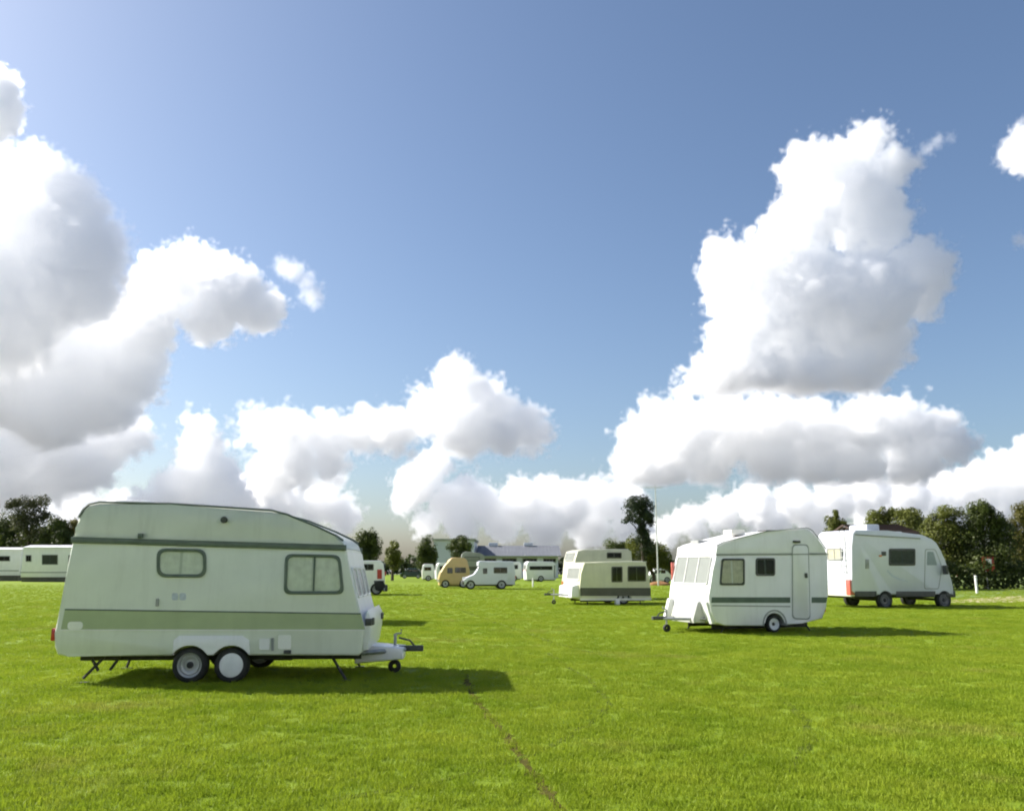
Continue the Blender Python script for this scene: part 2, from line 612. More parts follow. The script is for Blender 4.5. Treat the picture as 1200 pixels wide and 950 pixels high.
M['soil'] = mat('trodden_soil', (0.080, 0.073, 0.018), 0.95, 0.35, 5.0, bump=0.6, bscale=25)
M['worn'] = mat('worn_turf', (0.085, 0.115, 0.016), 0.95, 0.3, 4.0, bump=0.6, bscale=25)
for k in ('soil', 'worn'):
    M[k].node_tree.nodes['Principled BSDF'].inputs['Specular IOR Level'].default_value = 0.03
M['sand'] = mat('pale_sandy_track', (0.42, 0.36, 0.20), 0.95, 0.15, 0.8, bump=0.4, bscale=8)
M['rough'] = mat('rough_pasture', (0.13, 0.19, 0.035), 0.9, 0.25, 0.25, bump=0.5, bscale=3)
RUTS = []


def rut(name, px_pts, w, m, z, broken=0.0, label=None):
    """A wheel line worn in the turf: many small ragged patches along a path on the ground."""
    pts = [ground_at(*p) for p in px_pts]
    dense = []
    for a, b in zip(pts, pts[1:]):
        k = max(2, int((b - a).length / .05))
        dense += [a.lerp(b, i / k) for i in range(k)]
    RUTS.append((dense, w))
    bm = bmesh.new()
    prev = None
    ph = random.random() * 9
    for i, p in enumerate(dense):
        t = (dense[min(i + 1, len(dense) - 1)] - dense[max(i - 1, 0)]).normalized()
        s = Vector((-t.y, t.x, 0))
        k = .7 + .3 * math.sin(i * .23 + ph) + .25 * math.sin(i * .61 + 2 * ph) + random.uniform(-.3, .3)
        if k < broken:
            prev = None
            continue
        ww = w * max(.5, k) * .5
        off = s * (.03 * math.sin(i * .05 + ph))
        cur = [bm.verts.new(p + off + s * ww * random.uniform(.7, 1.2) + Vector((0, 0, z))), bm.verts.new(p + off - s * ww * random.uniform(.7, 1.2) + Vector((0, 0, z)))]
        if prev:
            bm.faces.new((prev[0], cur[0], cur[1], prev[1]))
        prev = cur
    tag(obj(name, bm, m, None, 0), label, kind='structure')


rut('wheel_rut', [(545, 790), (558, 818), (580, 850), (612, 893), (640, 925), (668, 957)], .13, 'soil', .004, -9)
rut('wheel_rut', [(380, 937), (470, 925), (560, 905), (640, 880), (690, 850), (712, 825), (690, 795), (640, 765)], .10, 'worn', .006, -9)
rut('wheel_rut', [(930, 905), (950, 870), (942, 845), (910, 815)], .13, 'worn', .006, .1)
rut('wheel_rut', [(500, 700), (560, 722), (640, 750), (720, 772)], .14, 'worn', .005, .2)


# ------------------------------------------------------------------ clouds: fog volumes standing kilometres off, lit by the sun and sky
def cloud_material(name, dens, aniso):
    m = bpy.data.materials.new(name)
    m.use_nodes = True
    n = m.node_tree.nodes
    n.clear()
    o = n.new('ShaderNodeOutputMaterial')
    v = n.new('ShaderNodeVolumePrincipled')
    v.inputs['Color'].default_value = (1, 1, 1, 1)
    v.inputs['Density'].default_value = dens
    v.inputs['Anisotropy'].default_value = aniso
    m.node_tree.links.new(v.outputs[0], o.inputs['Volume'])
    return m


def cloud(label, blobs, D, base=None, unit_px=24, amp=1.0, dens=42.0, soft=1.0, seed=0.0, grow=.42, aniso=.3, turn=0.0, res=None):
    """blobs: (px, py, r[, depth offset in r]). The cloud is the smooth union of the blobs, eroded by noise.
    base: pixel row of a flat cloud base, if it has one. dens: optical depth per unit_px of thickness."""
    ob = bpy.data.objects.new('cloud', bpy.data.volumes.new('cloud'))
    COL.objects.link(ob)
    tag(ob, label, 'cloud', 'cumulus clouds in the sky')
    ng = bpy.data.node_groups.new('cloud', 'GeometryNodeTree')
    ng.interface.new_socket('Geometry', in_out='INPUT', socket_type='NodeSocketGeometry')
    ng.interface.new_socket('Geometry', in_out='OUTPUT', socket_type='NodeSocketGeometry')
    N, L = ng.nodes, ng.links
    gi = N.new('NodeGroupInput')
    go = N.new('NodeGroupOutput')
    vc = N.new('GeometryNodeVolumeCube')
    sm = N.new('GeometryNodeSetMaterial')
    pos = N.new('GeometryNodeInputPosition')
    k = D / FOCAL
    unit = unit_px * k
    sm.inputs['Material'].default_value = cloud_material('cloud_vapour', dens / unit / 10, aniso)

    def mth(op, a, b=None, c=None):
        n = N.new('ShaderNodeMath')
        n.operation = op
        for i, q in enumerate((a, b, c)):
            if q is None:
                continue
            if isinstance(q, (int, float)):
                n.inputs[i].default_value = q
            else:
                L.new(q, n.inputs[i])
        return n.outputs[0]

    def noise(scale, detail, rough, off):
        n = N.new('ShaderNodeTexNoise')
        n.inputs['Scale'].default_value = scale / unit
        n.inputs['Detail'].default_value = detail
        n.inputs['Roughness'].default_value = rough
        a = N.new('ShaderNodeVectorMath')
        a.operation = 'ADD'
        a.inputs[1].default_value = (off * unit, off * .7 * unit, 0)
        L.new(pos.outputs[0], a.inputs[0])
        L.new(a.outputs[0], n.inputs['Vector'])
        return n.outputs[0]
    pts = []
    lr = random.Random(int(seed * 10) + len(blobs))
    for b in blobs:
        d = ray(b[0], b[1])
        off = b[3] if len(b) > 3 else lr.uniform(-.5, .5)
        pts.append((CAMPOS + Matrix.Rotation(-math.radians(turn), 3, 'Z') @ (d * ((D + off * b[2] * k) / d.y)), b[2] * k))
    acc = None
    for c, r in pts:
        n = N.new('ShaderNodeVectorMath')
        n.operation = 'DISTANCE'
        L.new(pos.outputs[0], n.inputs[0])
        n.inputs[1].default_value = c
        d = mth('DIVIDE', mth('SUBTRACT', r, n.outputs['Value']), unit)
        acc = d if acc is None else mth('SMOOTH_MAX', acc, d, .22)
    big = mth('SUBTRACT', noise(.55, 2, .5, seed + 3), .5)
    bil = mth('ABSOLUTE', mth('SUBTRACT', noise(.85, 2, .5, seed + 9), .5))       # billows: rounded knobs with creases
    bil2 = mth('ABSOLUTE', mth('SUBTRACT', noise(2.0, 2, .5, seed + 5), .5))
    fin = mth('SUBTRACT', noise(3.4, 5, .65, seed), .5)
    d = mth('ADD', mth('ADD', acc, grow), mth('MULTIPLY', big, .9 * amp))
    d = mth('ADD', d, mth('MULTIPLY', mth('SUBTRACT', .12, bil), -3.3 * amp))
    d = mth('ADD', d, mth('MULTIPLY', mth('SUBTRACT', .12, bil2), -2.0 * amp))
    d = mth('ADD', d, mth('MULTIPLY', fin, 1.05 * amp))
    dens_f = mth('MULTIPLY', d, 1.6 / soft)
    if base is not None:
        zb = (CAMPOS + ray(900, base) * (D / ray(900, base).y)).z
        sep = N.new('ShaderNodeSeparateXYZ')
        L.new(pos.outputs[0], sep.inputs[0])
        hb = mth('ADD', mth('DIVIDE', mth('SUBTRACT', sep.outputs[2], zb), unit * .55), mth('MULTIPLY', big, 1.6))
        dens_f = mth('SMOOTH_MIN', dens_f, hb, .3)
    cl = N.new('ShaderNodeClamp')
    L.new(dens_f, cl.inputs[0])
    L.new(cl.outputs[0], vc.inputs['Density'])
    pad = unit * 1.1
    lo = [min(c[i] - r for c, r in pts) - pad for i in range(3)]
    hi = [max(c[i] + r for c, r in pts) + pad for i in range(3)]
    lo[2] = max(lo[2], 4.0)
    vc.inputs['Min'].default_value = lo
    vc.inputs['Max'].default_value = hi
    for i, a in enumerate('XYZ'):
        vc.inputs['Resolution ' + a].default_value = max(12, int((hi[i] - lo[i]) / ((res or CLOUD_RES) * k)))
    L.new(vc.outputs[0], sm.inputs[0])
    L.new(sm.outputs[0], go.inputs[0])
    ob.modifiers.new('vapour', 'NODES').node_group = ng
    return ob


cloud('tall white cumulus tower rising at the right of the sky', [
    (1016, 168, 26), (1046, 192, 24), (985, 190, 28), (950, 200, 36), (1000, 235, 50), (940, 265, 42), (1022, 262, 42), (905, 310, 42), (850, 305, 26), (832, 318, 14),
    (862, 345, 36), (940, 350, 66), (1012, 350, 58), (1074, 318, 40), (1095, 310, 18), (868, 400, 42), (930, 410, 56), (1000, 405, 56), (1032, 395, 36), (845, 435, 30), (890, 440, 36), (950, 440, 36), (1000, 435, 30), (1072, 345, 30), (822, 448, 22), (842, 455, 26), (806, 462, 15)],
      4200, base=462, seed=1)
cloud('broad white cloud bank under the tall tower at the right', [
    (752, 522, 30), (742, 552, 24), (770, 490, 24), (800, 512, 38), (850, 505, 40), (900, 502, 40), (950, 512, 40), (1010, 500, 34), (1055, 500, 34), (1095, 505, 26), (1115, 520, 24),
    (1000, 535, 34), (900, 535, 34), (1070, 535, 34), (830, 540, 30), (780, 548, 28), (960, 540, 30), (1040, 495, 28)], 4800, base=570, seed=2)
cloud('low cloud band along the horizon at the right', [
    (1188, 560, 32), (1150, 568, 26), (1225, 550, 40), (1110, 578, 26), (1065, 584, 24), (1020, 580, 24), (975, 588, 24), (930, 590, 24), (885, 590, 24), (845, 600, 20), (810, 612, 18), (900, 612, 22), (960, 612, 22), (1030, 610, 24), (1100, 606, 26), (1170, 600, 30), (1240, 600, 44), (1290, 570, 44), (780, 622, 16)],
      7000, seed=3, unit_px=18)
cloud('long white cloud with one tall knob left of centre', [
    (536, 444, 26), (528, 470, 28), (575, 478, 30), (560, 458, 20), (612, 500, 26), (500, 488, 24), (492, 468, 12), (462, 506, 26), (545, 502, 34), (590, 510, 26), (422, 508, 24), (428, 496, 14), (384, 512, 28), (336, 512, 32), (300, 500, 20), (350, 545, 28), (318, 555, 28), (385, 540, 24), (632, 506, 16)], 4400, seed=4, aniso=.6)
cloud('white cloud heap just above the roof of the sage caravan', [
    (236, 505, 18), (240, 530, 24), (228, 560, 30), (262, 560, 24), (200, 580, 24), (285, 585, 26), (330, 588, 26), (375, 588, 22), (170, 592, 18), (400, 600, 20), (250, 600, 24)], 5200, seed=5, aniso=.6, unit_px=20)
cloud('low cloud band on the horizon in the middle of the photo', [
    (490, 566, 26), (510, 545, 20), (478, 585, 16), (524, 588, 22), (548, 572, 16), (566, 590, 24), (610, 588, 28), (640, 580, 22), (665, 592, 28), (705, 586, 26), (735, 590, 24), (590, 612, 22), (640, 616, 24), (690, 616, 24), (540, 612, 20), (740, 618, 22), (500, 612, 14)], 6200, seed=6, aniso=.6, unit_px=18)
cloud('huge cloud mass with a grey shaded dome at the left edge', [
    (30, 205, 34), (65, 225, 44), (0, 230, 50), (85, 265, 50), (30, 275, 80), (105, 300, 46), (-60, 280, 90), (75, 330, 66), (0, 360, 84), (115, 345, 34), (-80, 380, 90)], 3400, seed=7, aniso=.6, dens=19, unit_px=28, base=None)
cloud('bright ragged cloud stretching right from the mass at the left', [
    (205, 325, 34), (240, 325, 34), (225, 300, 16), (275, 345, 36), (305, 365, 28), (180, 345, 34), (245, 375, 30), (165, 385, 40), (130, 410, 46), (80, 420, 60), (30, 430, 66), (-30, 440, 70), (150, 440, 36), (120, 465, 44), (60, 475, 50), (175, 425, 20)], 4300, seed=8, aniso=.6, unit_px=22)
cloud('grey based low cloud at the far left above the trees', [
    (20, 510, 50), (75, 515, 44), (120, 515, 34), (150, 508, 26), (165, 512, 14), (-40, 510, 60), (60, 545, 44), (10, 555, 50), (100, 545, 34), (-60, 560, 60)], 5200, seed=9, aniso=.6, dens=30, unit_px=22)
cloud('pale cloud veil low above the trees at the left', [
    (30, 600, 30), (90, 592, 26), (-30, 600, 40), (140, 600, 22), (60, 620, 26), (0, 625, 30), (120, 625, 22), (170, 615, 22)], 7400, seed=10, aniso=.6, unit_px=18, dens=25)
cloud('small bright cloud cut off by the left edge near the top', [(0, 118, 26), (-20, 130, 40), (8, 100, 14), (-12, 90, 20)], 3800, seed=11, aniso=.6, unit_px=16)
cloud('small thin wisp of cloud right of the left cloud', [(330, 312, 12), (345, 318, 14), (358, 330, 12), (366, 346, 14), (372, 352, 9)], 4300, seed=12, unit_px=12, dens=9, soft=2.2)
cloud('faint wisp beside the top of the tall cloud tower', [(1086, 176, 9), (1098, 166, 8), (1114, 162, 6)], 4200, seed=13, unit_px=9, dens=5, soft=2.2)
cloud('soft cloud puff cut off by the right edge near the top', [(1196, 178, 24), (1204, 160, 18), (1186, 186, 14), (1215, 180, 30)], 3900, seed=14, unit_px=15, dens=25, soft=1.8)
cloud('tiny faint cloud scrap at the right edge', [(1196, 282, 9), (1204, 284, 9)], 4000, seed=15, unit_px=8, dens=8, soft=2)


# unseen cumulus like that in view, added round the sky as fill light
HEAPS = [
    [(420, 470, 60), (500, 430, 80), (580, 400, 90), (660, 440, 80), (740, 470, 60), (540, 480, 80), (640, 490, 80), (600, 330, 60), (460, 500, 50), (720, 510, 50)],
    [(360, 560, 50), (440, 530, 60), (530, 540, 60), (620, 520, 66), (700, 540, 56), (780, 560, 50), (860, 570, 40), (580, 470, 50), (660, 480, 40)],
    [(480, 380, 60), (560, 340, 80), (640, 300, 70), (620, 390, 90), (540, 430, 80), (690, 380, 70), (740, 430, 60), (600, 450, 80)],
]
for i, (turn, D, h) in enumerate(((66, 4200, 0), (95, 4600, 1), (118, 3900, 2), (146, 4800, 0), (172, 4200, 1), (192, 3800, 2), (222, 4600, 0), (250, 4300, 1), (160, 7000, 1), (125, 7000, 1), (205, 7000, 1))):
    c = cloud('unseen white cumulus added for fill light', HEAPS[h], D, seed=21 + i, turn=turn, res=9, unit_px=30, dens=30)
    c.name = 'fill_cloud'
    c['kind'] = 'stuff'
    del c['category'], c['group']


# ------------------------------------------------------------------ the big sage green caravan on the left
def build_sage_caravan():
    D0 = ground_at(245, 801).y
    v = Vehicle('touring_caravan', (at_depth(245, 780, D0).x, D0), math.radians(3.5),
                'large sage green twin-axle caravan with a dark olive band, nearest on the left', 'caravan', 'caravans on the grass')
    W = 2.02
    hubs = [v.loc(221, 779.5), v.loc(270, 779.5)]
    zb = v.loc(245, 768)[1]
    ar = .292
    low = v.trace([(84.5, 634), (405, 643), (409, 668), (414.5, 692), (427, 738), (424, 764), (420, 768)])
    for h in (hubs[1], hubs[0]):
        low += arc(h[0], h[1] - .02, ar, zb)
    low += v.trace([(80, 769), (67, 767), (63.5, 757), (63, 742), (70, 714), (76, 682)])
    obj('body', prism(low, 0, W, .035), 'sage', v.root, 40)
    up = v.trace([(84.5, 633.5), (88, 618), (91.5, 606), (97, 597), (104, 591.5), (116, 588.8), (200, 590.8), (318, 598.5), (334, 603), (370, 617.5), (393, 628.5), (401, 634), (405, 642.5)])
    roof = obj('roof', prism(up, .012, W - .012, .05), 'sage_roof', v.root, 40)
    # roof edge seam and fittings
    for y0, y1 in ((-.008, .018), (W - .018, W + .008)):
        seam = v.trace([(91, 606), (97, 596.3), (104, 590.6), (116, 587.9), (200, 589.9), (318, 597.6), (334.5, 602), (370.5, 616.5), (394, 627.5), (402, 633)])
        bm = bmesh.new()
        add_tube(bm, [(x, (y0 + y1) / 2 + (.02 if y0 < 1 else -.02), z) for x, z in seam], .017, 6)
        obj('edge_seam', bm, 'rail', roof, 50)
    x0, z0 = v.loc(138, 588.5)
    obj('roof_vent', box((x0 - .25, .5, z0 - .04), (x0 + .25, 1.0, z0 + .07), .03), 'greywhite', roof)
    x0, z0 = v.loc(262, 594)
    obj('roof_vent', box((x0 - .2, 1.2, z0 - .04), (x0 + .2, 1.6, z0 + .05), .03), 'greywhite', roof)
    x0, z0 = v.loc(263, 609)
    obj('flue_outlet', lathe_y([(0, -.05), (.04, -.05), (.05, -.03), (.035, -.02), (.045, .013)], x0, z0, 16), 'darkgreyplastic', v.root, 50)
    # awning rail at the foot of the roof
    r0, r1 = v.loc(83.5, 632.5), v.loc(406, 641.8)
    for side in (0, 1):
        bm = bmesh.new()
        y0, y1 = ((-.030, .03) if side == 0 else (W - .03, W + .030))
        dz = (r1[1] - r0[1])
        vs = [(r0[0], r0[1] - .04), (r1[0], r1[1] - .04), (r1[0], r1[1] + .042), (r0[0], r0[1] + .042)]
        obj('awning_rail', prism(vs, y0, y1, .012, 2), 'rail', v.root)
        vs = [(r0[0] + .03, r0[1] + .046), (r1[0] - .04, r1[1] + .046), (r1[0] - .04, r1[1] + .062), (r0[0] + .03, r0[1] + .062)]
        if side == 0:
            obj('awning_channel', prism(vs, -.018, .03), 'sage_roof', v.root)
    x0, z0 = v.loc(165, 629)
    obj('rail_clip', box((x0 - .03, -.05, z0 - .02), (x0 + .03, .02, z0 + .05), .008), 'rail', v.root)
    # olive band and the lower moulding lines
    decal(v, 'waist_band', [(71.5, 737), (428, 737.3), (423, 719.5), (76, 714.5)], 'olive_band', .004)
    decal(v, 'band_moulding', [(76, 714.6), (423, 719.6), (422.6, 718), (76.4, 713)], 'rail', .009)
    decal(v, 'band_moulding', [(71.2, 738.4), (428, 738.6), (428, 737.3), (71.6, 737.1)], 'greywhite', .009)
    # wheel spat: pale panel round both wheels
    sp = v.trace([(203, 767.5), (203.5, 750), (210, 744.5), (284, 744.5), (292, 750), (293, 767.5)])
    zs = sp[0][1] + .004
    x1, x2 = sp[-1][0], sp[0][0]
    poly = [(x2, zs)] + sp[1:-1] + [(x1, zs)]
    for h in (hubs[1], hubs[0]):
        poly += arc(h[0], h[1] - .02, ar + .004, zs)
    obj('wheel_spat', prism(poly, -.014, .02, .006, 2), 'greywhite', v.root, 30)
    for k, h in enumerate(hubs):
        wheel(v.root, h[0], h[1], h[1], .03, .17, 'hubcap' if k else 'rim', plain=bool(k))
        wheel(v.root, h[0], h[1], h[1], W - .2, .17)
    # windows
    sd = v.side(0)
    window(v.root, sd, v.trace([(184, 676), (242, 676.5), (242, 643), (184, 642)]), .13, .045, 'rail', mullion=None)
    window(v.root, sd, v.trace([(332.5, 696), (403.5, 696), (399, 650), (334.5, 648.5)]), .10, .045, 'rail', mullion=(.5,))
    # small fittings
    x0, z0 = v.loc(184.5, 706)
    obj('side_catch', box((x0 - .018, -.03, z0 - .05), (x0 + .018, .01, z0 + .06), .008), 'greyplastic', v.root)
    for a, b in ((201.5, 208.5), (210.5, 218)):
        decal(v, 'nameplate', [(a, 703), (b, 703), (b, 694.5), (a, 694.5)], 'badge', .004, .03)
    decal(v, 'maker_badge', [(79, 738 - 1), (97, 737), (97.5, 728), (80, 728)], 'white', .012, .06)
    for a, b, c, d, m in ((304, 748, 316, 761, 'greywhite'), (326, 744, 341, 760, 'white')):
        w = decal(v, 'service_hatch', [(a, d), (c, d), (c, b), (a, b)], m, .012, .02)
    decal(v, 'hatch_latch', [(318, 762), (321, 762), (321, 747), (318, 747)], 'greyplastic', .02)
    x0, z0 = v.loc(337, 763)
    obj('water_inlet', box((x0 - .05, -.03, z0 - .03), (x0 + .05, .01, z0 + .02), .01), 'darkgreyplastic', v.root)
    # front face: raked white panel with its windows, lower locker
    fa, fb = Vector(v.loc(405.5, 646)), Vector(v.loc(426.5, 737))
    base = Vector((fb.x, 0, fb.y))
    top = Vector((fa.x, 0, fa.y))
    fm = frame_mtx(base, (0, 1, 0), top - base)
    h = (top - base).length
    p1, p2, p3 = Vector(v.loc(409, 668)), Vector(v.loc(414.5, 692)), Vector(v.loc(427, 738))
    for q0, q1, nm in ((p3, p2, 'front_panel'), (p2, p1, 'front_panel'), (p1, fa, 'front_panel')):
        f2 = frame_mtx((q0.x, 0, q0.y), (0, 1, 0), (q1.x - q0.x, 0, q1.y - q0.y))
        hh = (q1 - q0).length
        obj(nm, slab([(.03, .004), (W - .03, .004), (W - .03, hh - .002), (.03, hh - .002)], -.004, .012, f2, .004), 'greywhite', v.root, 0)
    f2 = frame_mtx((p2.x, 0, p2.y), (0, 1, 0), (p1.x - p2.x, 0, p1.y - p2.y))
    for a, b in ((.18, .66), (.73, 1.29), (1.36, 1.84)):
        window(v.root, f2 @ Matrix.Translation((0, 0, .012)), [(a, -.12), (b, -.12), (b, .34), (a, .34)], .06, .03, 'greywhite', back='blind', pleats=False)
    # rounded nose cone below the front windows
    nose = [v.loc(424, 738), v.loc(427, 718), v.loc(430, 715), v.loc(434, 723), v.loc(434, 741), v.loc(430, 762), v.loc(423, 764)]
    obj('gas_locker', prism(nose, .10, W - .10, .05), 'greywhite', v.root, 40)
    for y in (.16, W - .34):
        x0, z0 = v.loc(434.2, 729)
        obj('front_lamp', box((x0 - .01, y, z0 - .05), (x0 + .03, y + .18, z0 + .05), .015), 'darkgreyplastic', v.root)
    x0, z0 = v.loc(431, 729)
    obj('locker_catch', box((x0 - .05, .075, z0 - .05), (x0 + .05, .13, z0 + .05), .012), 'darkgreyplastic', v.root)
    # rear lamps and bumper
    x0, z0 = v.loc(62.3, 744)
    for y in (.02, W - .2):
        obj('tail_lamp', box((x0 - .045, y, z0 - .08), (x0 + .05, y + .18, z0 + .09), .02), 'red', v.root)
    # chassis, axles, corner steadies
    bm = bmesh.new()
    xa, xb = v.loc(82, 768)[0], v.loc(420, 768)[0]
    for y in (.35, W - .42):
        add_box(bm, (xa, y, zb - .09), (xb, y + .07, zb + .02))
    for px in (100, 170, 330, 400):
        x = v.loc(px, 768)[0]
        add_box(bm, (x, .4, zb - .06), (x + .06, W - .42, zb - .01))
    for h_ in hubs:
        add_tube(bm, [(h_[0], .16, h_[1]), (h_[0], W - .16, h_[1])], .035, 8)
    obj('chassis', bm, 'chassis', v.root)
    obj('spare_tray', box((v.loc(300, 768)[0], .5, zb - .12), (v.loc(335, 768)[0], 1.5, zb - .01), .02), 'chassis', v.root)
    for (a, b, c, d) in ((118, 770, 92, 796), (102, 772, 110, 787), (136, 770, 124, 786)):
        (x, z), (x2, z2) = v.loc(a, b), v.loc(c, d)
        obj('corner_steady', tube([(x, .15, z), (x2, .15, max(z2, .03))], .021, 6), 'chassis', v.root)
    x2, z2 = v.loc(92, 797)
    obj('steady_foot', box((x2 - .07, .09, .0), (x2 + .07, .21, .02)), 'chassis', v.root)
    for (a, b, c, d, y) in ((386, 768, 404, 794, .15), (386, 768, 404, 794, W - .15), (100, 770, 88, 797, W - .15)):
        (x, z), (x2, z2) = v.loc(a, b), v.loc(c, d)
        st = obj('corner_steady', tube([(x, y, z), (x2, y, .02)], .021, 6), 'chassis', v.root)
        obj('steady_foot', box((x2 - .07, y - .06, .0), (x2 + .07, y + .06, .02)), 'chassis', st)
    # drawbar
    xr, zr = locy(v, 430, 768, W / 2)
    xt, zt = locy(v, 484, 757, W / 2)
    drawbar(v, xr, xt, (.45, W - .45), W / 2, zt - .04, 1, locy(v, 462, 770, W / 2)[0], .038)
    xf = locy(v, 474, 766, W / 2)[0]
    obj('drawbar_cover', prism([(xr - .15, zt - .22), (xf, zt - .16), (xf, zt + .0), (xr + .1, zt + .04), (xr - .15, zt + .06)], W / 2 - .32, W / 2 + .32, .04), 'greywhite', v.root)
    return v


build_sage_caravan()


# ------------------------------------------------------------------ the small white caravan on the right
def build_white_caravan():
    D0 = ground_at(908, 741.5).y
    v0 = at_depth(838, 700, D0)
    g = ground_at(908, 741.5)
    yaw = math.radians(18)
    v = Vehicle('touring_caravan', (g.x, g.y), yaw,
                'small white caravan with one axle, door and thin dark stripe, on the right', 'caravan', 'caravans on the grass')
    W = 2.0
    L = v.loc
    hub = L(908, 731)
    zb = L(900, 733)[1]
    low = v.trace([(839.5, 649), (836, 668), (833, 688), (831, 701), (834, 716), (839, 729), (850, 732.5)])[::-1]
    low = v.trace([(839, 650), (970, 649), (970.5, 696), (968.5, 712), (964, 724.5), (940, 730)])
    low += arc(hub[0], hub[1], .31, zb)
    low += v.trace([(850, 732.8), (838.5, 729), (833.5, 716), (830.5, 701), (832.5, 688), (835.5, 668)])
    obj('body', prism(low, 0, W, .035), 'greywhite', v.root, 40)
    up = v.trace([(839, 649.5), (840, 639.5), (847, 636), (872, 629.5), (896, 623.5), (915, 621.5), (944, 618.8), (950, 621), (960, 633), (967, 643), (970, 648.5)])
    roof = obj('roof', prism(up, .006, W - .006, .045), 'greywhite', v.root, 40)
    bm = bmesh.new()
    add_tube(bm, [(x, .0, z) for x, z in v.trace([(840, 639), (847, 635.4), (872, 628.9), (896, 622.9), (915, 620.9), (945, 618.2), (951, 620.4), (961, 632.6), (968, 643)])], .014, 6)
    obj('edge_seam', bm, 'greyplastic', roof, 50)
    r0, r1 = L(839, 650), L(970.5, 649)
    obj('awning_rail', prism([(r0[0], r0[1] - .014), (r1[0], r1[1] - .014), (r1[0], r1[1] + .018), (r0[0], r0[1] + .018)], -.014, .02), 'greyplastic', v.root)
    for px, py, m, hgt, y in ((881, 620, 'cream', .13, .6), (930, 618, 'darkgreyplastic', .07, .9), (858, 631, 'greyplastic', .1, 1.3), (905, 621, 'darkgreyplastic', .05, 1.4)):
        x0, z0 = L(px, py + 3)
        obj('roof_vent', box((x0 - .2, y, z0 - .06), (x0 + .2, y + .4, z0 + hgt * .6), .025), m, roof)
    sd = v.side(0)
    window(v.root, sd, v.trace([(843, 685.5), (872.5, 685.5), (872.5, 654), (845.5, 654)]), .07, .05, 'darkgreyplastic', 'glass', 'curtain_warm')
    window(v.root, sd, v.quad(885.5, 653.5, 908, 674.5), .07, .045, 'darkgreyplastic', 'glass_dark', 'inside_green')
    # door
    dq = v.trace([(928, 725), (949.5, 726), (947.5, 637.5), (928, 637.5)])
    bm, inn = ring(round_poly(dq, .12), .03, .001, .016, sd)
    fr = obj('door', bm, 'greyplastic', v.root, 40)
    obj('door_panel', slab(inn, .0, .012, sd, .004), 'greywhite', fr, 30)
    x0, z0 = L(944, 674)
    obj('handle', box((x0 - .035, -.045, z0 - .06), (x0 + .035, .0, z0 + .06), .012), 'darkgreyplastic', fr)
    x0, z0 = L(933, 634.5)
    obj('awning_lamp', box((x0 - .1, -.05, z0 - .03), (x0 + .1, .01, z0 + .03), .012), 'darkgreyplastic', v.root)
    decal(v, 'side_stripe', [(833.5, 706), (926, 706), (926, 699.5), (834, 699.5)], 'stripe_green', .004)
    decal(v, 'side_stripe', [(951, 706), (968, 706), (969.5, 699.5), (951, 699.5)], 'stripe_green', .004)
    decal(v, 'skirt_moulding', [(834.5, 710), (926, 711), (926, 709.6), (834.4, 708.6)], 'greyplastic', .008)
    bm = bmesh.new()
    poly = arc(hub[0], hub[1], .35, zb + .004) + arc(hub[0], hub[1], .312, zb + .004)[::-1]
    obj('wheel_arch_trim', prism(poly, -.012, .02), 'greyplastic', v.root)
    wheel(v.root, hub[0], hub[1], hub[1] - .005, .02, .17, 'hubcap')
    wheel(v.root, hub[0], hub[1], hub[1] - .005, W - .19, .17, 'hubcap')
    x0, z0 = L(962, 700)
    # front (left) face
    fa, fb = Vector(L(835.5, 668)), Vector(L(832.5, 688))
    tp = Vector(L(839, 650))
    b1 = Vector(L(830.5, 701))
    lf = frame_mtx((fb.x, 0, fb.y), (0, -1, 0), (tp.x - fb.x, 0, tp.y - fb.y))
    hh = (tp - fb).length
    out = max(0.0, (lf.inverted() @ Vector((fa.x, 0, fa.y))).z) + .004
    lf = lf @ Matrix.Translation((0, 0, out))
    for a, b in ((.14, W - .14),):
        window(v.root, lf, [(-b, .06), (-a, .06), (-a, hh - .03), (-b, hh - .03)], .06, .022, 'white', 'glass', 'blind', False, mullion=(.33, .67))
    # gas locker: box with sloping cheeks on the lower front
    lk = [L(833, 704), L(828, 706), L(823, 727), L(824, 731), L(838, 731)]
    obj('gas_locker', prism(lk, .42, W - .42, .03), 'greypanel', v.root, 40)
    for y0, y1 in ((.06, .20), (W - .20, W - .06)):
        ck = [L(832, 703), L(829, 706), L(836, 731), L(843, 731)] if y0 < 1 else [L(832, 703), L(827, 704), L(821, 731), L(838, 731)]
        obj('front_cheek', prism(ck, y0, y1, .02), 'white', v.root, 30)
    x0, z0 = L(834, 668)
    obj('marker_strip', box((x0 - .03, W - .05, z0 - .26), (x0 + .05, W - .005, z0 + .2), .01), 'pinkred', v.root)
    for y in (.1, W - .24):
        x0, z0 = L(832, 696)
        obj('front_lamp', box((x0 - .04, y, z0 - .03), (x0 + .03, y + .14, z0 + .03), .01), 'lens', v.root)
    # rear lamps
    x0, z0 = L(968, 712)
    for y in (.06, W - .2):
        obj('tail_lamp', box((x0 - .03, y, z0 - .1), (x0 + .04, y + .14, z0 + .1), .015), 'red', v.root)
    bm = bmesh.new()
    xa, xb = L(845, 733)[0], L(958, 733)[0]
    for y in (.4, W - .46):
        add_box(bm, (xa, y, zb - .08), (xb, y + .06, zb + .03))
    add_tube(bm, [(hub[0], .15, hub[1]), (hub[0], W - .15, hub[1])], .035, 8)
    obj('chassis', bm, 'chassis', v.root)
    for px in (856, 950):
        for y in (.2, W - .2):
            x, z = L(px, 732)
            st = obj('corner_steady', tube([(x, y, z), (x - .16 if px < 900 else x + .12, y, .02)], .02, 6), 'chassis', v.root)
    xr = L(834, 728)[0]
    xt = locy(v, 771, 724, W / 2)[0]
    zt = locy(v, 771, 727, W / 2)[1]
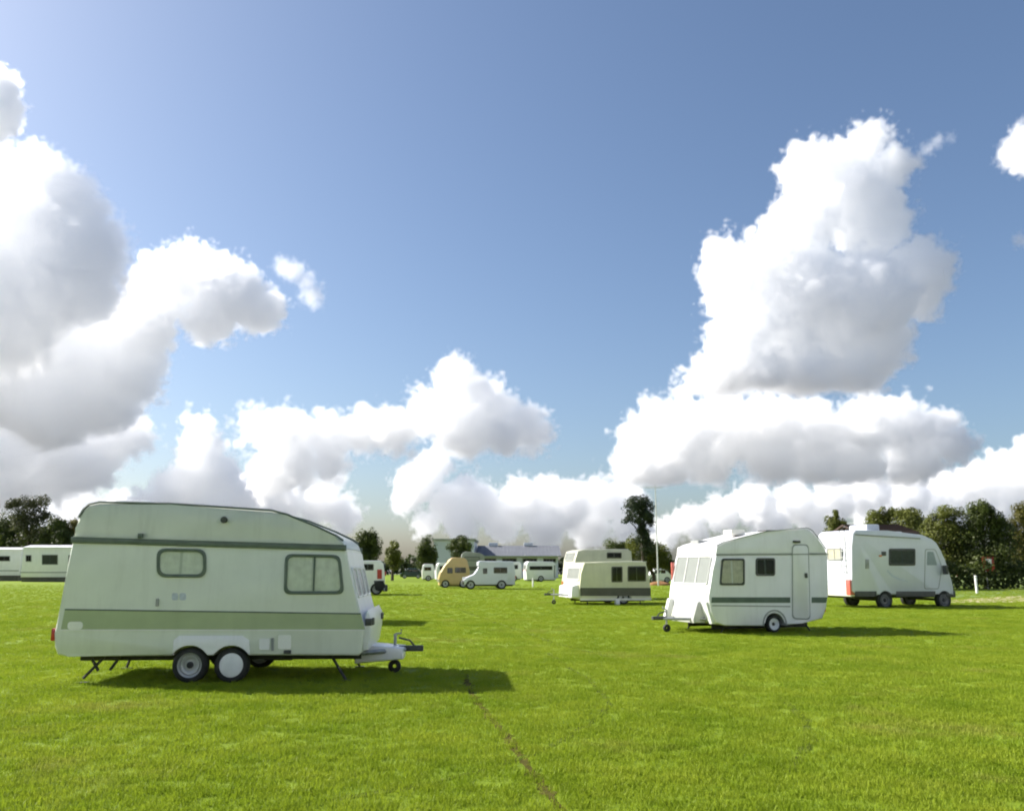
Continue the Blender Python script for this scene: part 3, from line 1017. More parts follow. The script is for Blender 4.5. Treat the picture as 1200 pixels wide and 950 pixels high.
    drawbar(v, xr, xt, (.4, W - .4), W / 2, max(zt, .34), -1, xt + .3, .035)
    return v


build_white_caravan()


# ------------------------------------------------------------------ the motorhome behind it
def build_motorhome():
    g = ground_at(1038, 712)
    v = Vehicle('motorhome', (g.x, g.y), math.radians(17),
                'long pale motorhome with swoosh stripe and overcab nose, parked at the far right', 'motorhome')
    W = 2.2
    L = v.loc
    h1, h2 = L(1038.5, 702.8), L(1107.5, 702.5)
    zb = L(1050, 697)[1]
    r = .36
    pr = v.trace([(998.5, 640), (999.5, 624), (1003, 620.5), (1041, 621.5), (1081, 626.5), (1092, 631), (1098, 636), (1103, 646), (1108, 655), (1111, 668), (1115, 680), (1117.5, 688), (1118, 697)])
    pr += arc(h2[0], h2[1], r + .06, zb)
    pr += arc(h1[0], h1[1], r + .06, zb)
    pr += v.trace([(1004, 697), (998.5, 692)])
    obj('body', prism(pr, 0, W, .06), 'mhwhite', v.root, 40)
    sk = [L(1002, 697), L(1001, 692)] + [L(1028, 692)] + [L(1028, 697)]
    for a, b in ((1002, 1027), (1050, 1096)):
        decal(v, 'side_skirt', [(a, 698.5), (b, 698.5), (b, 692.5), (a, 692.5)], 'darkgreyplastic', .012)
    wheel(v.root, h1[0], h1[1], r, .03, .2, 'darkrim')
    wheel(v.root, h2[0], h2[1], r, .03, .2, 'darkrim')
    wheel(v.root, h1[0], h1[1], r, W - .23, .2, 'darkrim')
    wheel(v.root, h2[0], h2[1], r, W - .23, .2, 'darkrim')
    sd = v.side(0)
    window(v.root, sd, v.quad(1041.5, 642.5, 1072.5, 662.5), .08, .09, 'darkgreyplastic', 'glass_dark', 'curtain_warm')
    # cab door with its window
    dq = v.trace([(1083, 690), (1100, 690), (1104, 664), (1096, 643), (1084, 643)])
    bm, inn = ring(round_poly(dq, .1), .03, .001, .012, sd)
    d = obj('cab_door', bm, 'greyplastic', v.root, 40)
    wd = v.trace([(1086, 662), (1098, 662), (1093.5, 646), (1086.5, 646)])
    obj('pane', slab(round_poly(wd, .06), .002, .016, sd), 'glass', d, 0)
    obj('door_backing', slab(round_poly(wd, .06), .0005, .0015, sd), 'badge', d, 0)
    # habitation door lines, locker, lamp, swoosh
    for q, m in ((v.quad(1014, 655, 1018, 666), 'greyplastic'), (v.quad(1033, 646, 1038, 651), 'darkgreyplastic'), (v.quad(1030, 650, 1033, 652), 'amber')):
        obj('side_vent', slab(q, .0, .03, sd, .008), m, v.root, 30)
    sw = [(1040, 667), (1046, 673), (1054, 677.5), (1064, 680), (1064, 681.3), (1053, 679.5), (1045, 675.5), (1039, 669)]
    decal(v, 'swoosh_decal', sw, 'badge', .003)
    bq = v.quad(1002, 627.5, 1080, 629)
    decal(v, 'roof_rail', [(1002, 627), (1078, 631.5), (1078, 630), (1002, 625.5)], 'greyplastic', .03)
    x0, z0 = L(1026, 621.5)
    x1 = L(1041, 621.5)[0]
    obj('roof_box', box((x0, .5, z0 - .05), (x1, 1.6, z0 + .28), .05), 'badge', v.root)
    x0, z0 = L(1070, 625)
    obj('roof_vent', box((x0 - .25, .9, z0 - .05), (x0 + .25, 1.4, z0 + .12), .04), 'greywhite', v.root)
    # rear (left) face
    lf = frame_mtx((L(998.5, 660)[0], 0, L(998.5, 660)[1]), (0, -1, 0), (0, 0, 1))
    z = lambda py: L(998.5, py)[1] - L(998.5, 660)[1]
    window(v.root, lf, [(-1.5, z(656)), (-.55, z(656)), (-.55, z(641)), (-1.5, z(641))], .08, .05, 'greyplastic', 'glass', 'curtain_warm')
    xl = L(998.5, 660)[0]
    obj('rear_bumper', box((xl - .13, .04, zb - .04), (xl + .1, W - .04, zb + .30), .05), 'cream', v.root)
    for y in (.03, W - .25):
        zz = L(998.5, 688)[1]
        obj('tail_lamp', box((xl - .16, y, zz - .3), (xl + .16, y + .26, zz + .3), .04), 'pinkred', v.root)
    for y in (.3, .62):
        pass
    bm = bmesh.new()
    zt = L(998, 622)[1]
    for y in (.22, .52):
        add_tube(bm, [(xl - .1, y, zb + .8), (xl - .1, y, zt), (xl + .2, y, zt + .22)], .018, 6)
    for k in range(7):
        zz = zb + .95 + k * .26
        if zz < zt:
            add_tube(bm, [(xl - .1, .22, zz), (xl - .1, .52, zz)], .014, 6)
    obj('rear_ladder', bm, 'galv', v.root, 40)
    # cab front
    pts = [L(1098, 637), L(1108, 656)]
    q0, q1 = Vector(pts[1]), Vector(pts[0])
    f2 = frame_mtx((q0.x, 0, q0.y), (0, 1, 0), (q1.x - q0.x, 0, q1.y - q0.y))
    window(v.root, f2, [(.2, .05), (W - .2, .05), (W - .2, (q1 - q0).length - .05), (.2, (q1 - q0).length - .05)], .1, .04, 'rubber', 'glass_dark', 'inside', False)
    x0, z0 = L(1116.5, 685)
    for y in (.12, W - .42):
        obj('headlamp', box((x0 - .12, y, z0 - .09), (x0 + .06, y + .3, z0 + .09), .04), 'lens', v.root)
    x0, z0 = L(1117.5, 695)
    obj('front_bumper', box((x0 - .35, .02, z0 - .16), (x0 + .14, W - .02, z0 + .12), .06), 'darkgreyplastic', v.root)
    x0, z0 = L(1104, 668)
    obj('wing_mirror', box((x0 - .05, -.28, z0 - .16), (x0 + .06, -.06, z0 + .2), .03), 'darkgreyplastic', v.root)
    bm = bmesh.new()
    add_box(bm, (L(1006, 697)[0], .3, zb - .12), (L(1112, 697)[0], W - .3, zb + .02))
    for h in (h1, h2):
        add_tube(bm, [(h[0], .15, h[1]), (h[0], W - .15, h[1])], .05, 8)
    obj('chassis', bm, 'chassis', v.root)


build_motorhome()


# ------------------------------------------------------------------ the mid-distance caravans
def far_caravan(label, ground, yaw, W, prof, bottom, hubs, r, paint, wins=(), band=None, name='touring_caravan', cat='caravan', group='caravans on the grass', roofm=None, frontwins=(), nosebar=None, lamps=None, extra=None, panels=(), cutz=None, frontmat=None):
    """prof: side outline in photograph pixels, clockwise from the lower left; bottom: pixel row of the skirt."""
    g = ground_at(*ground)
    v = Vehicle(name, (g.x, g.y), math.radians(yaw), label, cat, group)
    L = v.loc
    zb = L(hubs[0][0], bottom)[1]
    hb = [L(*h) for h in hubs]
    pr = v.trace(prof)
    for h in sorted(hb, key=lambda q: -q[0]):
        pr += arc(h[0], r, r + .05, zb)
    obj('body', prism(pr, 0, W, .05), paint, v.root, 40)
    for h in hb:
        wheel(v.root, h[0], r, r, .03, .18, 'rim', seg=20)
        wheel(v.root, h[0], r, r, W - .21, .18, 'rim', seg=20)
    sd = v.side(0)
    for (a, b, c, d, fm, gm, back) in wins:
        window(v.root, sd, v.quad(a, b, c, d), .06, .05, fm, gm, back)
    for nm, q, m, pd in panels:
        decal(v, nm, q, m, pd)
    if band:
        decal(v, 'side_band', [(band[0], band[3]), (band[2], band[3]), (band[2], band[1]), (band[0], band[1])], band[4], .005)
    xs = [p[0] for p in pr]
    xl, xr = min(xs), max(xs)
    bm = bmesh.new()
    for y in (.35, W - .42):
        add_box(bm, (xl + .15, y, zb - .1), (xr - .15, y + .07, zb + .02))
    for h in hb:
        add_tube(bm, [(h[0], .1, r), (h[0], W - .1, r)], .035, 6)
    obj('chassis', bm, 'chassis', v.root)
    if frontwins:                     # windows of the left-hand end: (y0, y1, row0, row1, frame, glass, back)
        for (y0, y1, ra, rb, fm, gm, back) in frontwins:
            za, zc = L(prof[0][0], rb)[1], L(prof[0][0], ra)[1]
            def edge(zq):
                tr = v.trace(prof)
                for p, q in zip(tr, tr[1:]):
                    if min(p[1], q[1]) <= zq <= max(p[1], q[1]) and p[0] < (xl + xr) / 2:
                        t = 0 if p[1] == q[1] else (zq - p[1]) / (q[1] - p[1])
                        return p[0] + (q[0] - p[0]) * t
                return xl
            e0, e1 = edge(za), edge(zc)
            f = frame_mtx((e0, 0, za), (0, -1, 0), (e1 - e0, 0, zc - za))
            hh = math.hypot(e1 - e0, zc - za)
            fi = f.inverted()
            bulge = [fi @ Vector((p[0], 0, p[1])) for p in v.trace(prof) if za < p[1] < zc and p[0] < (xl + xr) / 2]
            f = f @ Matrix.Translation((0, 0, max([0.0] + [q.z for q in bulge]) + .006))
            window(v.root, f, [(-y1, 0), (-y0, 0), (-y0, hh), (-y1, hh)], .05, .05, fm, gm, back, False)
    if lamps:
        for (end, row, m) in lamps:
            x = xl if end < 0 else xr
            zz = L(hubs[0][0], row)[1]
            for y in (.05, W - .2):
                obj('tail_lamp' if m in ('red', 'pinkred') else 'front_lamp', box((x - .05, y, zz - .12), (x + .05, y + .16, zz + .12), .02), m, v.root)
    if nosebar:
        s = nosebar
        x = xl if s < 0 else xr
        drawbar(v, x, x + s * 1.1, (.4, W - .4), W / 2, .42, s, x + s * .8, .035)
    if extra:
        extra(v, zb, xl, xr, W)
    return v


def beige_extra(v, zb, xl, xr, W):
    L = v.loc
    x0, z0 = L(723, 704)
    obj('step_box', box((x0 - .09, -.12, .0), (x0 + .09, .06, zb), .02), 'white', v.root)
    decal(v, 'sill_line', [(680, 703.2), (763, 703), (763, 700.5), (680, 700.8)], 'cream', .02)
    decal(v, 'roof_gutter', [(684.5, 660.4), (757, 659), (757, 657.6), (684.5, 659)], 'cream', .03)
    # white lower front locker
    z1, z2 = L(680, 700)[1], L(680, 684)[1]
    obj('front_locker', prism([(xl - .34, z1), (xl - .30, z2 - .1), (xl + .05, z2), (xl + .05, z1)], .12, W - .12, .04), 'white', v.root)
    for y in (.2, W - .2):
        for px in (690, 752):
            x = L(px, 700)[0]
            obj('corner_steady', tube([(x, y, zb), (x, y, .0)], .025, 6), 'chassis', v.root)


far_caravan('low beige caravan with dark olive bottom band, in the middle of the field', (721, 708.5), 14, 2.1,
            [(680, 702), (679.3, 690), (681, 672), (683.5, 661), (688, 658.8), (720, 657.6), (753, 656.8), (757, 659), (760, 672), (762.5, 690), (763, 702)],
            702, [(731, 700)], .30, 'beige',
            wins=[(716.5, 663.5, 729.5, 682, 'darkolive', 'glass_dark', 'inside'), (735.5, 663, 757, 681, 'darkolive', 'glass_dark', 'inside')],
            band=(680, 688.5, 762.5, 698, 'darkolive'), extra=beige_extra, nosebar=-1,
            frontwins=[(.18, 1.92, 664, 680, 'white', 'glass', 'blind')])
far_caravan('white caravan half hidden behind the low beige caravan', (730, 702), 12, 2.15,
            [(673, 694), (672, 680), (674, 655), (677, 645.5), (684, 643.5), (736, 643), (740, 646), (741, 660), (741, 694)],
            694, [(722, 692)], .30, 'drab',
            wins=[(711, 647, 728.5, 654, 'darkolive', 'glass_dark', 'inside')],
            frontwins=[(.3, 1.85, 647, 657, 'greyplastic', 'glass', 'blind')], lamps=[(-1, 684, 'amber')])


def camper_extra(v, zb, xl, xr, W):
    L = v.loc
    x0, z0 = L(545, 681)
    obj('front_bumper', box((x0 - .2, .03, z0 - .2), (x0 + .3, W - .03, z0 + .05), .05), 'darkgreyplastic', v.root)
    x0, z0 = L(545, 678)
    for y in (.1, W - .4):
        obj('headlamp', box((x0 - .12, y, z0 - .1), (x0 + .1, y + .3, z0 + .1), .04), 'lens', v.root)
    a, b = Vector(L(557.5, 673)), Vector(L(563.5, 664))
    f = frame_mtx((a.x, 0, a.y), (0, -1, 0), (b.x - a.x, 0, b.y - a.y))
    h = (b - a).length
    window(v.root, f, [(-W + .2, .03), (-.2, .03), (-.2, h - .02), (-W + .2, h - .02)], .08, .04, 'rubber', 'glass_dark', 'inside', False)
    x0, z0 = L(584, 659)
    obj('roof_vent', box((x0 - .3, .7, z0 - .03), (x0 + .3, 1.3, z0 + .12), .04), 'greywhite', v.root)


far_caravan('white coachbuilt camper van with a cab nose, right of the ochre van', (575, 690.3), 6, 2.1,
            [(544, 685), (543.5, 679), (546, 676.5), (556.5, 673.5), (563.8, 663.5), (560.5, 662.5), (560.5, 658.5), (563, 657), (600, 657.3), (602.5, 659), (603.8, 671), (603.5, 685)],
            685, [(551.5, 687), (588, 687)], .33, 'mhwhite', name='camper_van', cat='camper van', group=None,
            wins=[(578.5, 664.5, 594.5, 671.5, 'darkgreyplastic', 'glass_dark', 'inside'), (566, 665.5, 571, 672, 'darkgreyplastic', 'glass_dark', 'inside')],
            lamps=[(1, 676, 'pinkred')], extra=camper_extra)
far_caravan('white caravan with long dark window and red lamp, before the grey barn', (630, 681.3), 8, 2.2,
            [(617, 679), (616.5, 668), (617.5, 660), (620, 657.5), (648, 657.8), (651, 661), (652, 669), (651.5, 679)],
            679, [(634, 679)], .33, 'greywhite',
            wins=[(620.5, 663, 647.5, 667.5, 'darkgreyplastic', 'glass_dark', 'inside')], lamps=[(-1, 668, 'red')],
            panels=[('side_door', [(649, 677), (650.8, 677), (650.8, 662), (649, 662)], 'greyplastic', .01)],
            frontwins=[(.3, 1.9, 661, 667, 'greyplastic', 'glass', 'blind')])
far_caravan('white caravan in front of the barn, left of another white one', (504, 680.5), 8, 2.1,
            [(495, 678), (494.5, 669), (496, 662), (498, 660.5), (507, 660.5), (508.5, 663), (509, 678)],
            678, [(502, 678)], .32, 'white', wins=[(497, 664, 505.5, 668.5, 'greyplastic', 'glass_dark', 'inside')],
            frontwins=[(.3, 1.8, 663, 668, 'greyplastic', 'glass', 'blind')])
far_caravan('narrow white caravan squeezed between the white caravan and ochre van', (517, 681.2), 10, 2.1,
            [(511.5, 678.5), (511, 668), (513, 661), (515, 659), (523, 659), (524.5, 663), (525, 678.5)],
            678.5, [(518, 678.5)], .32, 'white', wins=[(515, 662.5, 522, 668, 'greyplastic', 'glass_dark', 'inside')],
            frontwins=[(.3, 1.8, 662, 668, 'greyplastic', 'glass', 'blind')])
far_caravan('white caravan behind the camper van, just right of its roof', (604, 680.6), 8, 2.1,
            [(592, 678), (591.5, 667), (593, 659.5), (595, 657.8), (609, 658), (611, 661), (611.5, 678)],
            678, [(603, 678)], .32, 'white', wins=[(596, 661.5, 607, 666.5, 'darkgreyplastic', 'glass_dark', 'inside')])
# the tall caravan almost wholly behind the sage one; its shadow shows on the grass
far_caravan('white caravan almost hidden behind the nearest sage green caravan', (330, 731), 2, 2.0,
            [(265, 719), (264, 690), (268, 640), (274, 631), (366, 630), (382, 634), (392, 656), (398, 690), (397, 719)],
            719, [(318, 722)], .32, 'greywhite', wins=[(290, 650, 340, 674, 'darkgreyplastic', 'glass', 'curtain')])


def van_extra(v, zb, xl, xr, W):
    L = v.loc
    zz = L(446, 672)[1]
    obj('rear_window', box((xr - .04, .2, zz + .2), (xr + .02, W - .2, zz + .62), .02), 'inside', v.root)
    obj('rear_bumper', box((xr - .12, .02, zb - .05), (xr + .16, W - .02, zb + .32), .05), 'darkgreyplastic', v.root)
    obj('spare_wheel_cover', lathe_y([(0, -.12), (.26, -.12), (.3, -.08), (.3, .02)], xr - .3, zb + .28, 20), 'rubber', v.root)


far_caravan('white van with red rear lamps showing past the nose of the sage caravan', (446, 697), 10, 1.9,
            [(382, 692), (382, 680), (386, 672), (396, 660), (400, 656.5), (446, 656.5), (449.5, 660), (451, 676), (451, 692)],
            692, [(393, 693), (441, 693)], .34, 'white', name='panel_van', cat='van', group=None,
            wins=[(424, 660.5, 438, 668, 'darkgreyplastic', 'glass_dark', 'inside')], lamps=[(1, 672, 'red')],
            panels=[('side_lamp', [(442, 678), (447.5, 678), (447.5, 667), (442, 667)], 'red', .03), ('rear_quarter_shade', [(440, 691), (450, 691), (450, 680), (438, 680)], 'darkgreyplastic', .02)],  # dark rear quarter: shade on the lower rear, painted as a panel
            extra=van_extra)


def mobile_home(label, ground, yaw, W, x0, x1, top, bottom, wins, paint):
    g = ground_at(*ground)
    v = Vehicle('mobile_home', (g.x, g.y), math.radians(yaw), label, 'mobile home', 'mobile homes at the left edge')
    L = v.loc
    zb = L(x0, bottom)[1]
    a, b = L(x0, bottom)[0], L(x1, bottom)[0]
    zt = L(x0, top)[1]
    obj('wall', box((a, 0, zb), (b, W, zt), .03), paint, v.root)
    bm = prism([(-.12, 0), (W / 2, .28), (W + .12, 0), (W + .12, -.08), (-.12, -.08)], a - .1, b + .1)
    bmesh.ops.transform(bm, matrix=Matrix(((0, 1, 0, 0), (1, 0, 0, 0), (0, 0, 1, zt + .09), (0, 0, 0, 1))), verts=bm.verts[:])
    obj('roof', bm, 'greywhite', v.root)
    obj('skirting', box((a + .1, .08, 0), (b - .1, W - .08, zb + .02)), 'darkolive', v.root)
    decal(v, 'sill_moulding', [(x0, bottom - 5), (x1, bottom - 5), (x1, bottom - 6.2), (x0, bottom - 6.2)], 'greyplastic', .03)
    for q in wins:
        window(v.root, v.side(0), v.quad(*q[:4]), .03, .07, 'greyplastic', 'glass_dark', q[4])
    return v


mobile_home('pale mobile home with one brown window, left of the sage caravan', (60, 681.5), 0, 3.0, 24, 96, 642, 676,
            [(49, 649.5, 68, 661.5, 'curtain_warm'), (30, 650, 37, 658, 'inside'), (80, 650, 90, 661, 'curtain_warm')], 'white')
mobile_home('grey mobile home cut off by the left edge of the photo', (10, 680.5), 0, 3.0, -48, 22, 644.5, 674,
            [(-2, 651, 12, 657.5, 'inside'), (-30, 651, -16, 658, 'inside')], 'greywhite')


# ------------------------------------------------------------------ trees and hedges
def leaves_mesh(name, centres, normals, size, m, parent=None):
    n = len(centres)
    a = normals + rng.normal(0, .75, (n, 3))
    a /= np.linalg.norm(a, axis=1)[:, None] + 1e-9
    b = np.cross(a, rng.normal(0, 1, (n, 3)))
    b /= np.linalg.norm(b, axis=1)[:, None] + 1e-9
    c = np.cross(a, b)
    sz = (size * rng.uniform(.55, 1.3, n))[:, None]
    v = np.empty((n, 4, 3))
    v[:, 0] = centres - b * sz * .5
    v[:, 1] = centres + c * sz * .34 + a * sz * .08
    v[:, 2] = centres + b * sz * .5
    v[:, 3] = centres - c * sz * .34 + a * sz * .08
    me = bpy.data.meshes.new(name)
    me.vertices.add(n * 4)
    me.vertices.foreach_set('co', v.reshape(-1))
    me.loops.add(n * 4)
    me.loops.foreach_set('vertex_index', np.arange(n * 4, dtype=np.int32))
    me.polygons.add(n)
    me.polygons.foreach_set('loop_start', np.arange(0, n * 4, 4, dtype=np.int32))
    me.polygons.foreach_set('loop_total', np.full(n, 4, dtype=np.int32))
    me.update()
    me.validate()
    me.materials.append(m)
    o = bpy.data.objects.new(name, me)
    COL.objects.link(o)
    o.parent = parent
    return o


def blob_points(blobs, dens, size):
    C, N = [], []
    for (c, rx, ry, rz) in blobs:
        # each blob is itself a cluster of smaller clumps so that its outline stays ragged
        k = max(5, int(9 * (rx * rz) / (size * size * 18)))
        k = min(k, 26)
        d = rng.normal(0, 1, (k, 3))
        d /= np.linalg.norm(d, axis=1)[:, None]
        sub = d * rng.uniform(.35, .95, k)[:, None] * np.array([rx, ry, rz])
        sr = rng.uniform(.42, .68, k)
        tot = int(6 * dens * rx * rz / (size * size))
        which = rng.integers(0, k, tot)
        e = rng.normal(0, 1, (tot, 3))
        e /= np.linalg.norm(e, axis=1)[:, None]
        rad = rng.uniform(.25, 1, tot) ** .5
        p = sub[which] + e * (rad * sr[which])[:, None] * np.array([rx, ry, rz])
        C.append(p + np.array(c))
        nn = e * .8 + p / np.array([rx, ry, rz]) * .6 + np.array([0, 0, .35])
        N.append(nn)
    return np.concatenate(C), np.concatenate(N)


def tree(name, label, Y, base_px, blobs, m, leaf_px=2.4, dens=9.0, trunk=.16, group='trees round the field', limbs=7, cat='tree'):
    """blobs: (px, py, rx, ry) of the crown in photograph pixels, placed at depth Y."""
    g = at_depth(base_px, 664, Y)
    root = thing(name, (g.x, Y, 0), 0, label, cat, group)
    k = Y / FOCAL
    bl = []
    for i, b in enumerate(blobs):
        c = at_depth(b[0], b[1], Y)
        bl.append(((c.x - g.x, random.uniform(-.35, .35) * b[2] * k, c.z), 1.1 * b[2] * k, b[2] * k, 1.1 * b[3] * k))
    C, N = blob_points(bl, dens, leaf_px * k)
    keep = C[:, 2] > .05
    leaves_mesh('crown', C[keep], N[keep], leaf_px * k, m, root)
    top = max(b[0][2] + b[3] * .5 for b in bl)
    bm = bmesh.new()
    hi = max(bl, key=lambda q: q[0][2])
    mid = Vector((hi[0][0] * .35, 0, top * .5))
    add_tube(bm, [(0, 0, -.05), (.02, .02, top * .2), mid, Vector(hi[0])], [trunk * 1.25, trunk, trunk * .7, trunk * .2], 8)
    for q in bl[:limbs]:
        z0 = min(top * .55, max(top * .18, q[0][2] - q[3] * 1.3))
        st = Vector((mid.x * z0 / (top * .5 + .01) * .8, 0, z0))
        e = Vector(q[0])
        add_tube(bm, [st, st.lerp(e, .5) + Vector((0, 0, .12 * (e - st).length)), e], [trunk * .5, trunk * .32, trunk * .1], 6)
    obj('trunk', bm, 'bark', root, 60)
    return root


TREES = [
    ('broadleaf_tree', 'tall loose-crowned tree at the far left above dark bushes', 122, 34, [(28, 588, 13, 8), (45, 590, 11, 9), (15, 592, 9, 8), (30, 600, 15, 9), (50, 605, 8, 8), (24, 612, 9, 9), (38, 618, 12, 12)], 'leaf_grey', 2.2, 6.0),
    ('bushy_tree', 'dark bushy tree behind the grey mobile home at the left edge', 126, 10, [(8, 618, 18, 12), (-4, 628, 20, 22), (14, 635, 18, 20), (2, 645, 22, 20)], 'leaf_dark', 2.4, 9),
    ('bushy_tree', 'dark bushy tree behind the pale mobile home with brown window', 124, 44, [(42, 628, 14, 14), (34, 638, 16, 18), (52, 640, 14, 18)], 'leaf_dark', 2.4, 9),
    ('bushy_tree', 'dark rounded tree just left of the roof of the sage caravan', 120, 66, [(64, 616, 11, 10), (68, 626, 16, 16), (60, 640, 16, 20), (76, 642, 14, 20)], 'leaf_dark', 2.4, 9),
    ('bushy_tree', 'olive topped tree touching the rear corner of the sage caravan', 123, 86, [(80, 616, 9, 8), (90, 622, 12, 12), (86, 638, 16, 20), (104, 630, 14, 18)], 'leaf_olive', 2.4, 9),
    ('round_tree', 'dark round tree just right of the nose of the sage caravan', 98, 431, [(430, 632, 11, 11), (427, 642, 12, 13), (436, 644, 10, 13), (431, 654, 12, 12)], 'leaf_dark', 2.2, 11),
    ('small_tree', 'small olive green tree beside the dark round tree', 104, 460, [(460, 642, 7, 8), (457, 651, 8, 8), (464, 652, 8, 8), (460, 660, 8, 8)], 'leaf_mid', 2.0, 10),
    ('round_tree', 'dark tree at the left corner of the grey barn', 112, 502, [(500, 639, 8, 9), (497, 649, 8, 11), (505, 649, 8, 12), (502, 660, 9, 9)], 'leaf_dark', 2.0, 11),
    ('round_tree', 'dark round crowned tree in front of the grey barn', 112, 541, [(540, 636, 9, 7), (534, 643, 9, 9), (547, 643, 8, 8), (540, 652, 10, 8)], 'leaf_dark', 2.0, 11),
    ('pine_tree', 'tall dark pine with a separate top clump in the middle', 78, 754, [(748, 588, 13, 8), (742, 597, 13, 9), (757, 596, 9, 12), (736, 610, 7, 5), (752, 608, 12, 7), (762, 606, 6, 7), (752, 619, 7, 8), (753, 628, 8, 9), (758, 640, 11, 12)], 'leaf_pine', 2.2, 8),
    ('bushy_tree', 'low dark bush left of the pine, behind the beige caravan', 82, 728, [(730, 637, 12, 7), (720, 644, 12, 9), (738, 645, 12, 10), (728, 656, 14, 12)], 'leaf_dark', 2.2, 10),
    ('bushy_tree', 'olive bush under the pine, behind the beige caravan', 80, 766, [(745, 640, 10, 11), (764, 645, 12, 11), (774, 652, 10, 12), (756, 655, 14, 12), (780, 660, 8, 12)], 'leaf_mid', 2.2, 9),
    ('conifer_tree', 'small pointed tree showing between the white caravan and motorhome', 74, 980, [(980, 603, 4, 6), (977, 610, 7, 7), (984, 611, 7, 7), (980, 620, 10, 9), (980, 634, 12, 14)], 'leaf_mid', 2.2, 10),
    ('bushy_tree', 'leftmost dark green tree above the motorhome roof', 74, 1032, [(1026, 606, 10, 8), (1038, 603, 9, 8), (1032, 614, 14, 12), (1020, 625, 14, 16), (1040, 632, 14, 20)], 'leaf_mid', 2.3, 10),
    ('bushy_tree', 'tree above the motorhome roof, right of the brown roofed house', 73, 1066, [(1054, 603, 9, 8), (1064, 606, 9, 9), (1076, 604, 9, 9), (1066, 618, 16, 14), (1070, 638, 16, 22)], 'leaf_mid', 2.3, 10),
    ('bushy_tree', 'big green bushy tree just right of the motorhome cab', 66, 1110, [(1108, 603, 14, 10), (1098, 618, 13, 14), (1118, 616, 13, 16), (1106, 634, 20, 18), (1124, 640, 12, 18), (1110, 655, 22, 14)], 'leaf_mid', 2.5, 9),
    ('bushy_tree', 'tallest dark green tree at the right, behind the red sign', 65, 1154, [(1152, 594, 11, 10), (1144, 606, 12, 12), (1160, 606, 11, 13), (1150, 624, 18, 18), (1172, 628, 14, 18), (1140, 642, 16, 18), (1166, 648, 20, 16), (1150, 656, 18, 12)], 'leaf_dark', 2.5, 10),
    ('bushy_tree', 'brownish olive tree cut off by the right edge', 69, 1203, [(1196, 604, 11, 12), (1208, 600, 13, 12), (1194, 622, 11, 14), (1210, 624, 16, 18), (1202, 644, 18, 16), (1222, 640, 18, 24)], 'leaf_olive', 2.5, 8.5),
]
for (nm, lb, Y, bx, bl, m, lp, dn) in TREES:
    tree(nm, lb, Y, bx, bl, M[m], lp, dn)


def hedge(name, label, p0, p1, h, depth, m, size, dens, kind=None, cat=None, low=.75):
    p0, p1 = Vector(p0), Vector(p1)
    L = (p1 - p0).length
    n = int(L * h * dens)
    t = rng.uniform(0, 1, n)
    hh = h * (low + (1 - low) * (.5 + .5 * np.sin(t * L * .35 + 1) * np.sin(t * L * .13 + 2)) + .12 * np.sin(t * L * 1.7))
    z = hh * rng.uniform(0.02, 1, n) ** .8
    s = rng.normal(0, .35, n) * depth
    d = (p1 - p0).normalized()
    q = np.array([-d.y, d.x, 0])
    C = np.array(p0)[None] + t[:, None] * np.array(p1 - p0)[None] + s[:, None] * q[None]
    C[:, 2] = z
    N = np.stack([np.zeros(n), -np.ones(n) * .6, z / h], 1)
    o = leaves_mesh(name, C, N, size, m)
    return tag(o, label, cat, None, kind)


hedge('distant_hedge', 'continuous far hedge line closing the field', (-190, 165, 0), (200, 165, 0), 3.6, 2.5, M['leaf_hedge'], .75, 26, 'stuff')
hedge('distant_hedge', 'far hedge line along the left side beyond the frame', (-190, 165, 0), (-160, 20, 0), 3.6, 2.5, M['leaf_hedge'], .75, 20, 'stuff')
hedge('hedge', 'dark low hedge under the big trees at the right', tuple(at_depth(1088, 670, 63)[:2]) + (0,), tuple(at_depth(1260, 668, 66)[:2]) + (0,), 1.9, 1.2, M['leaf_dark'], .26, 190, None, 'hedge', .9)
hedge('hedge', 'dark hedge behind the mobile homes at the far left', (-110, 136, 0), (-60, 134, 0), 4.6, 2.0, M['leaf_dark'], .42, 60, None, 'hedge', .8)


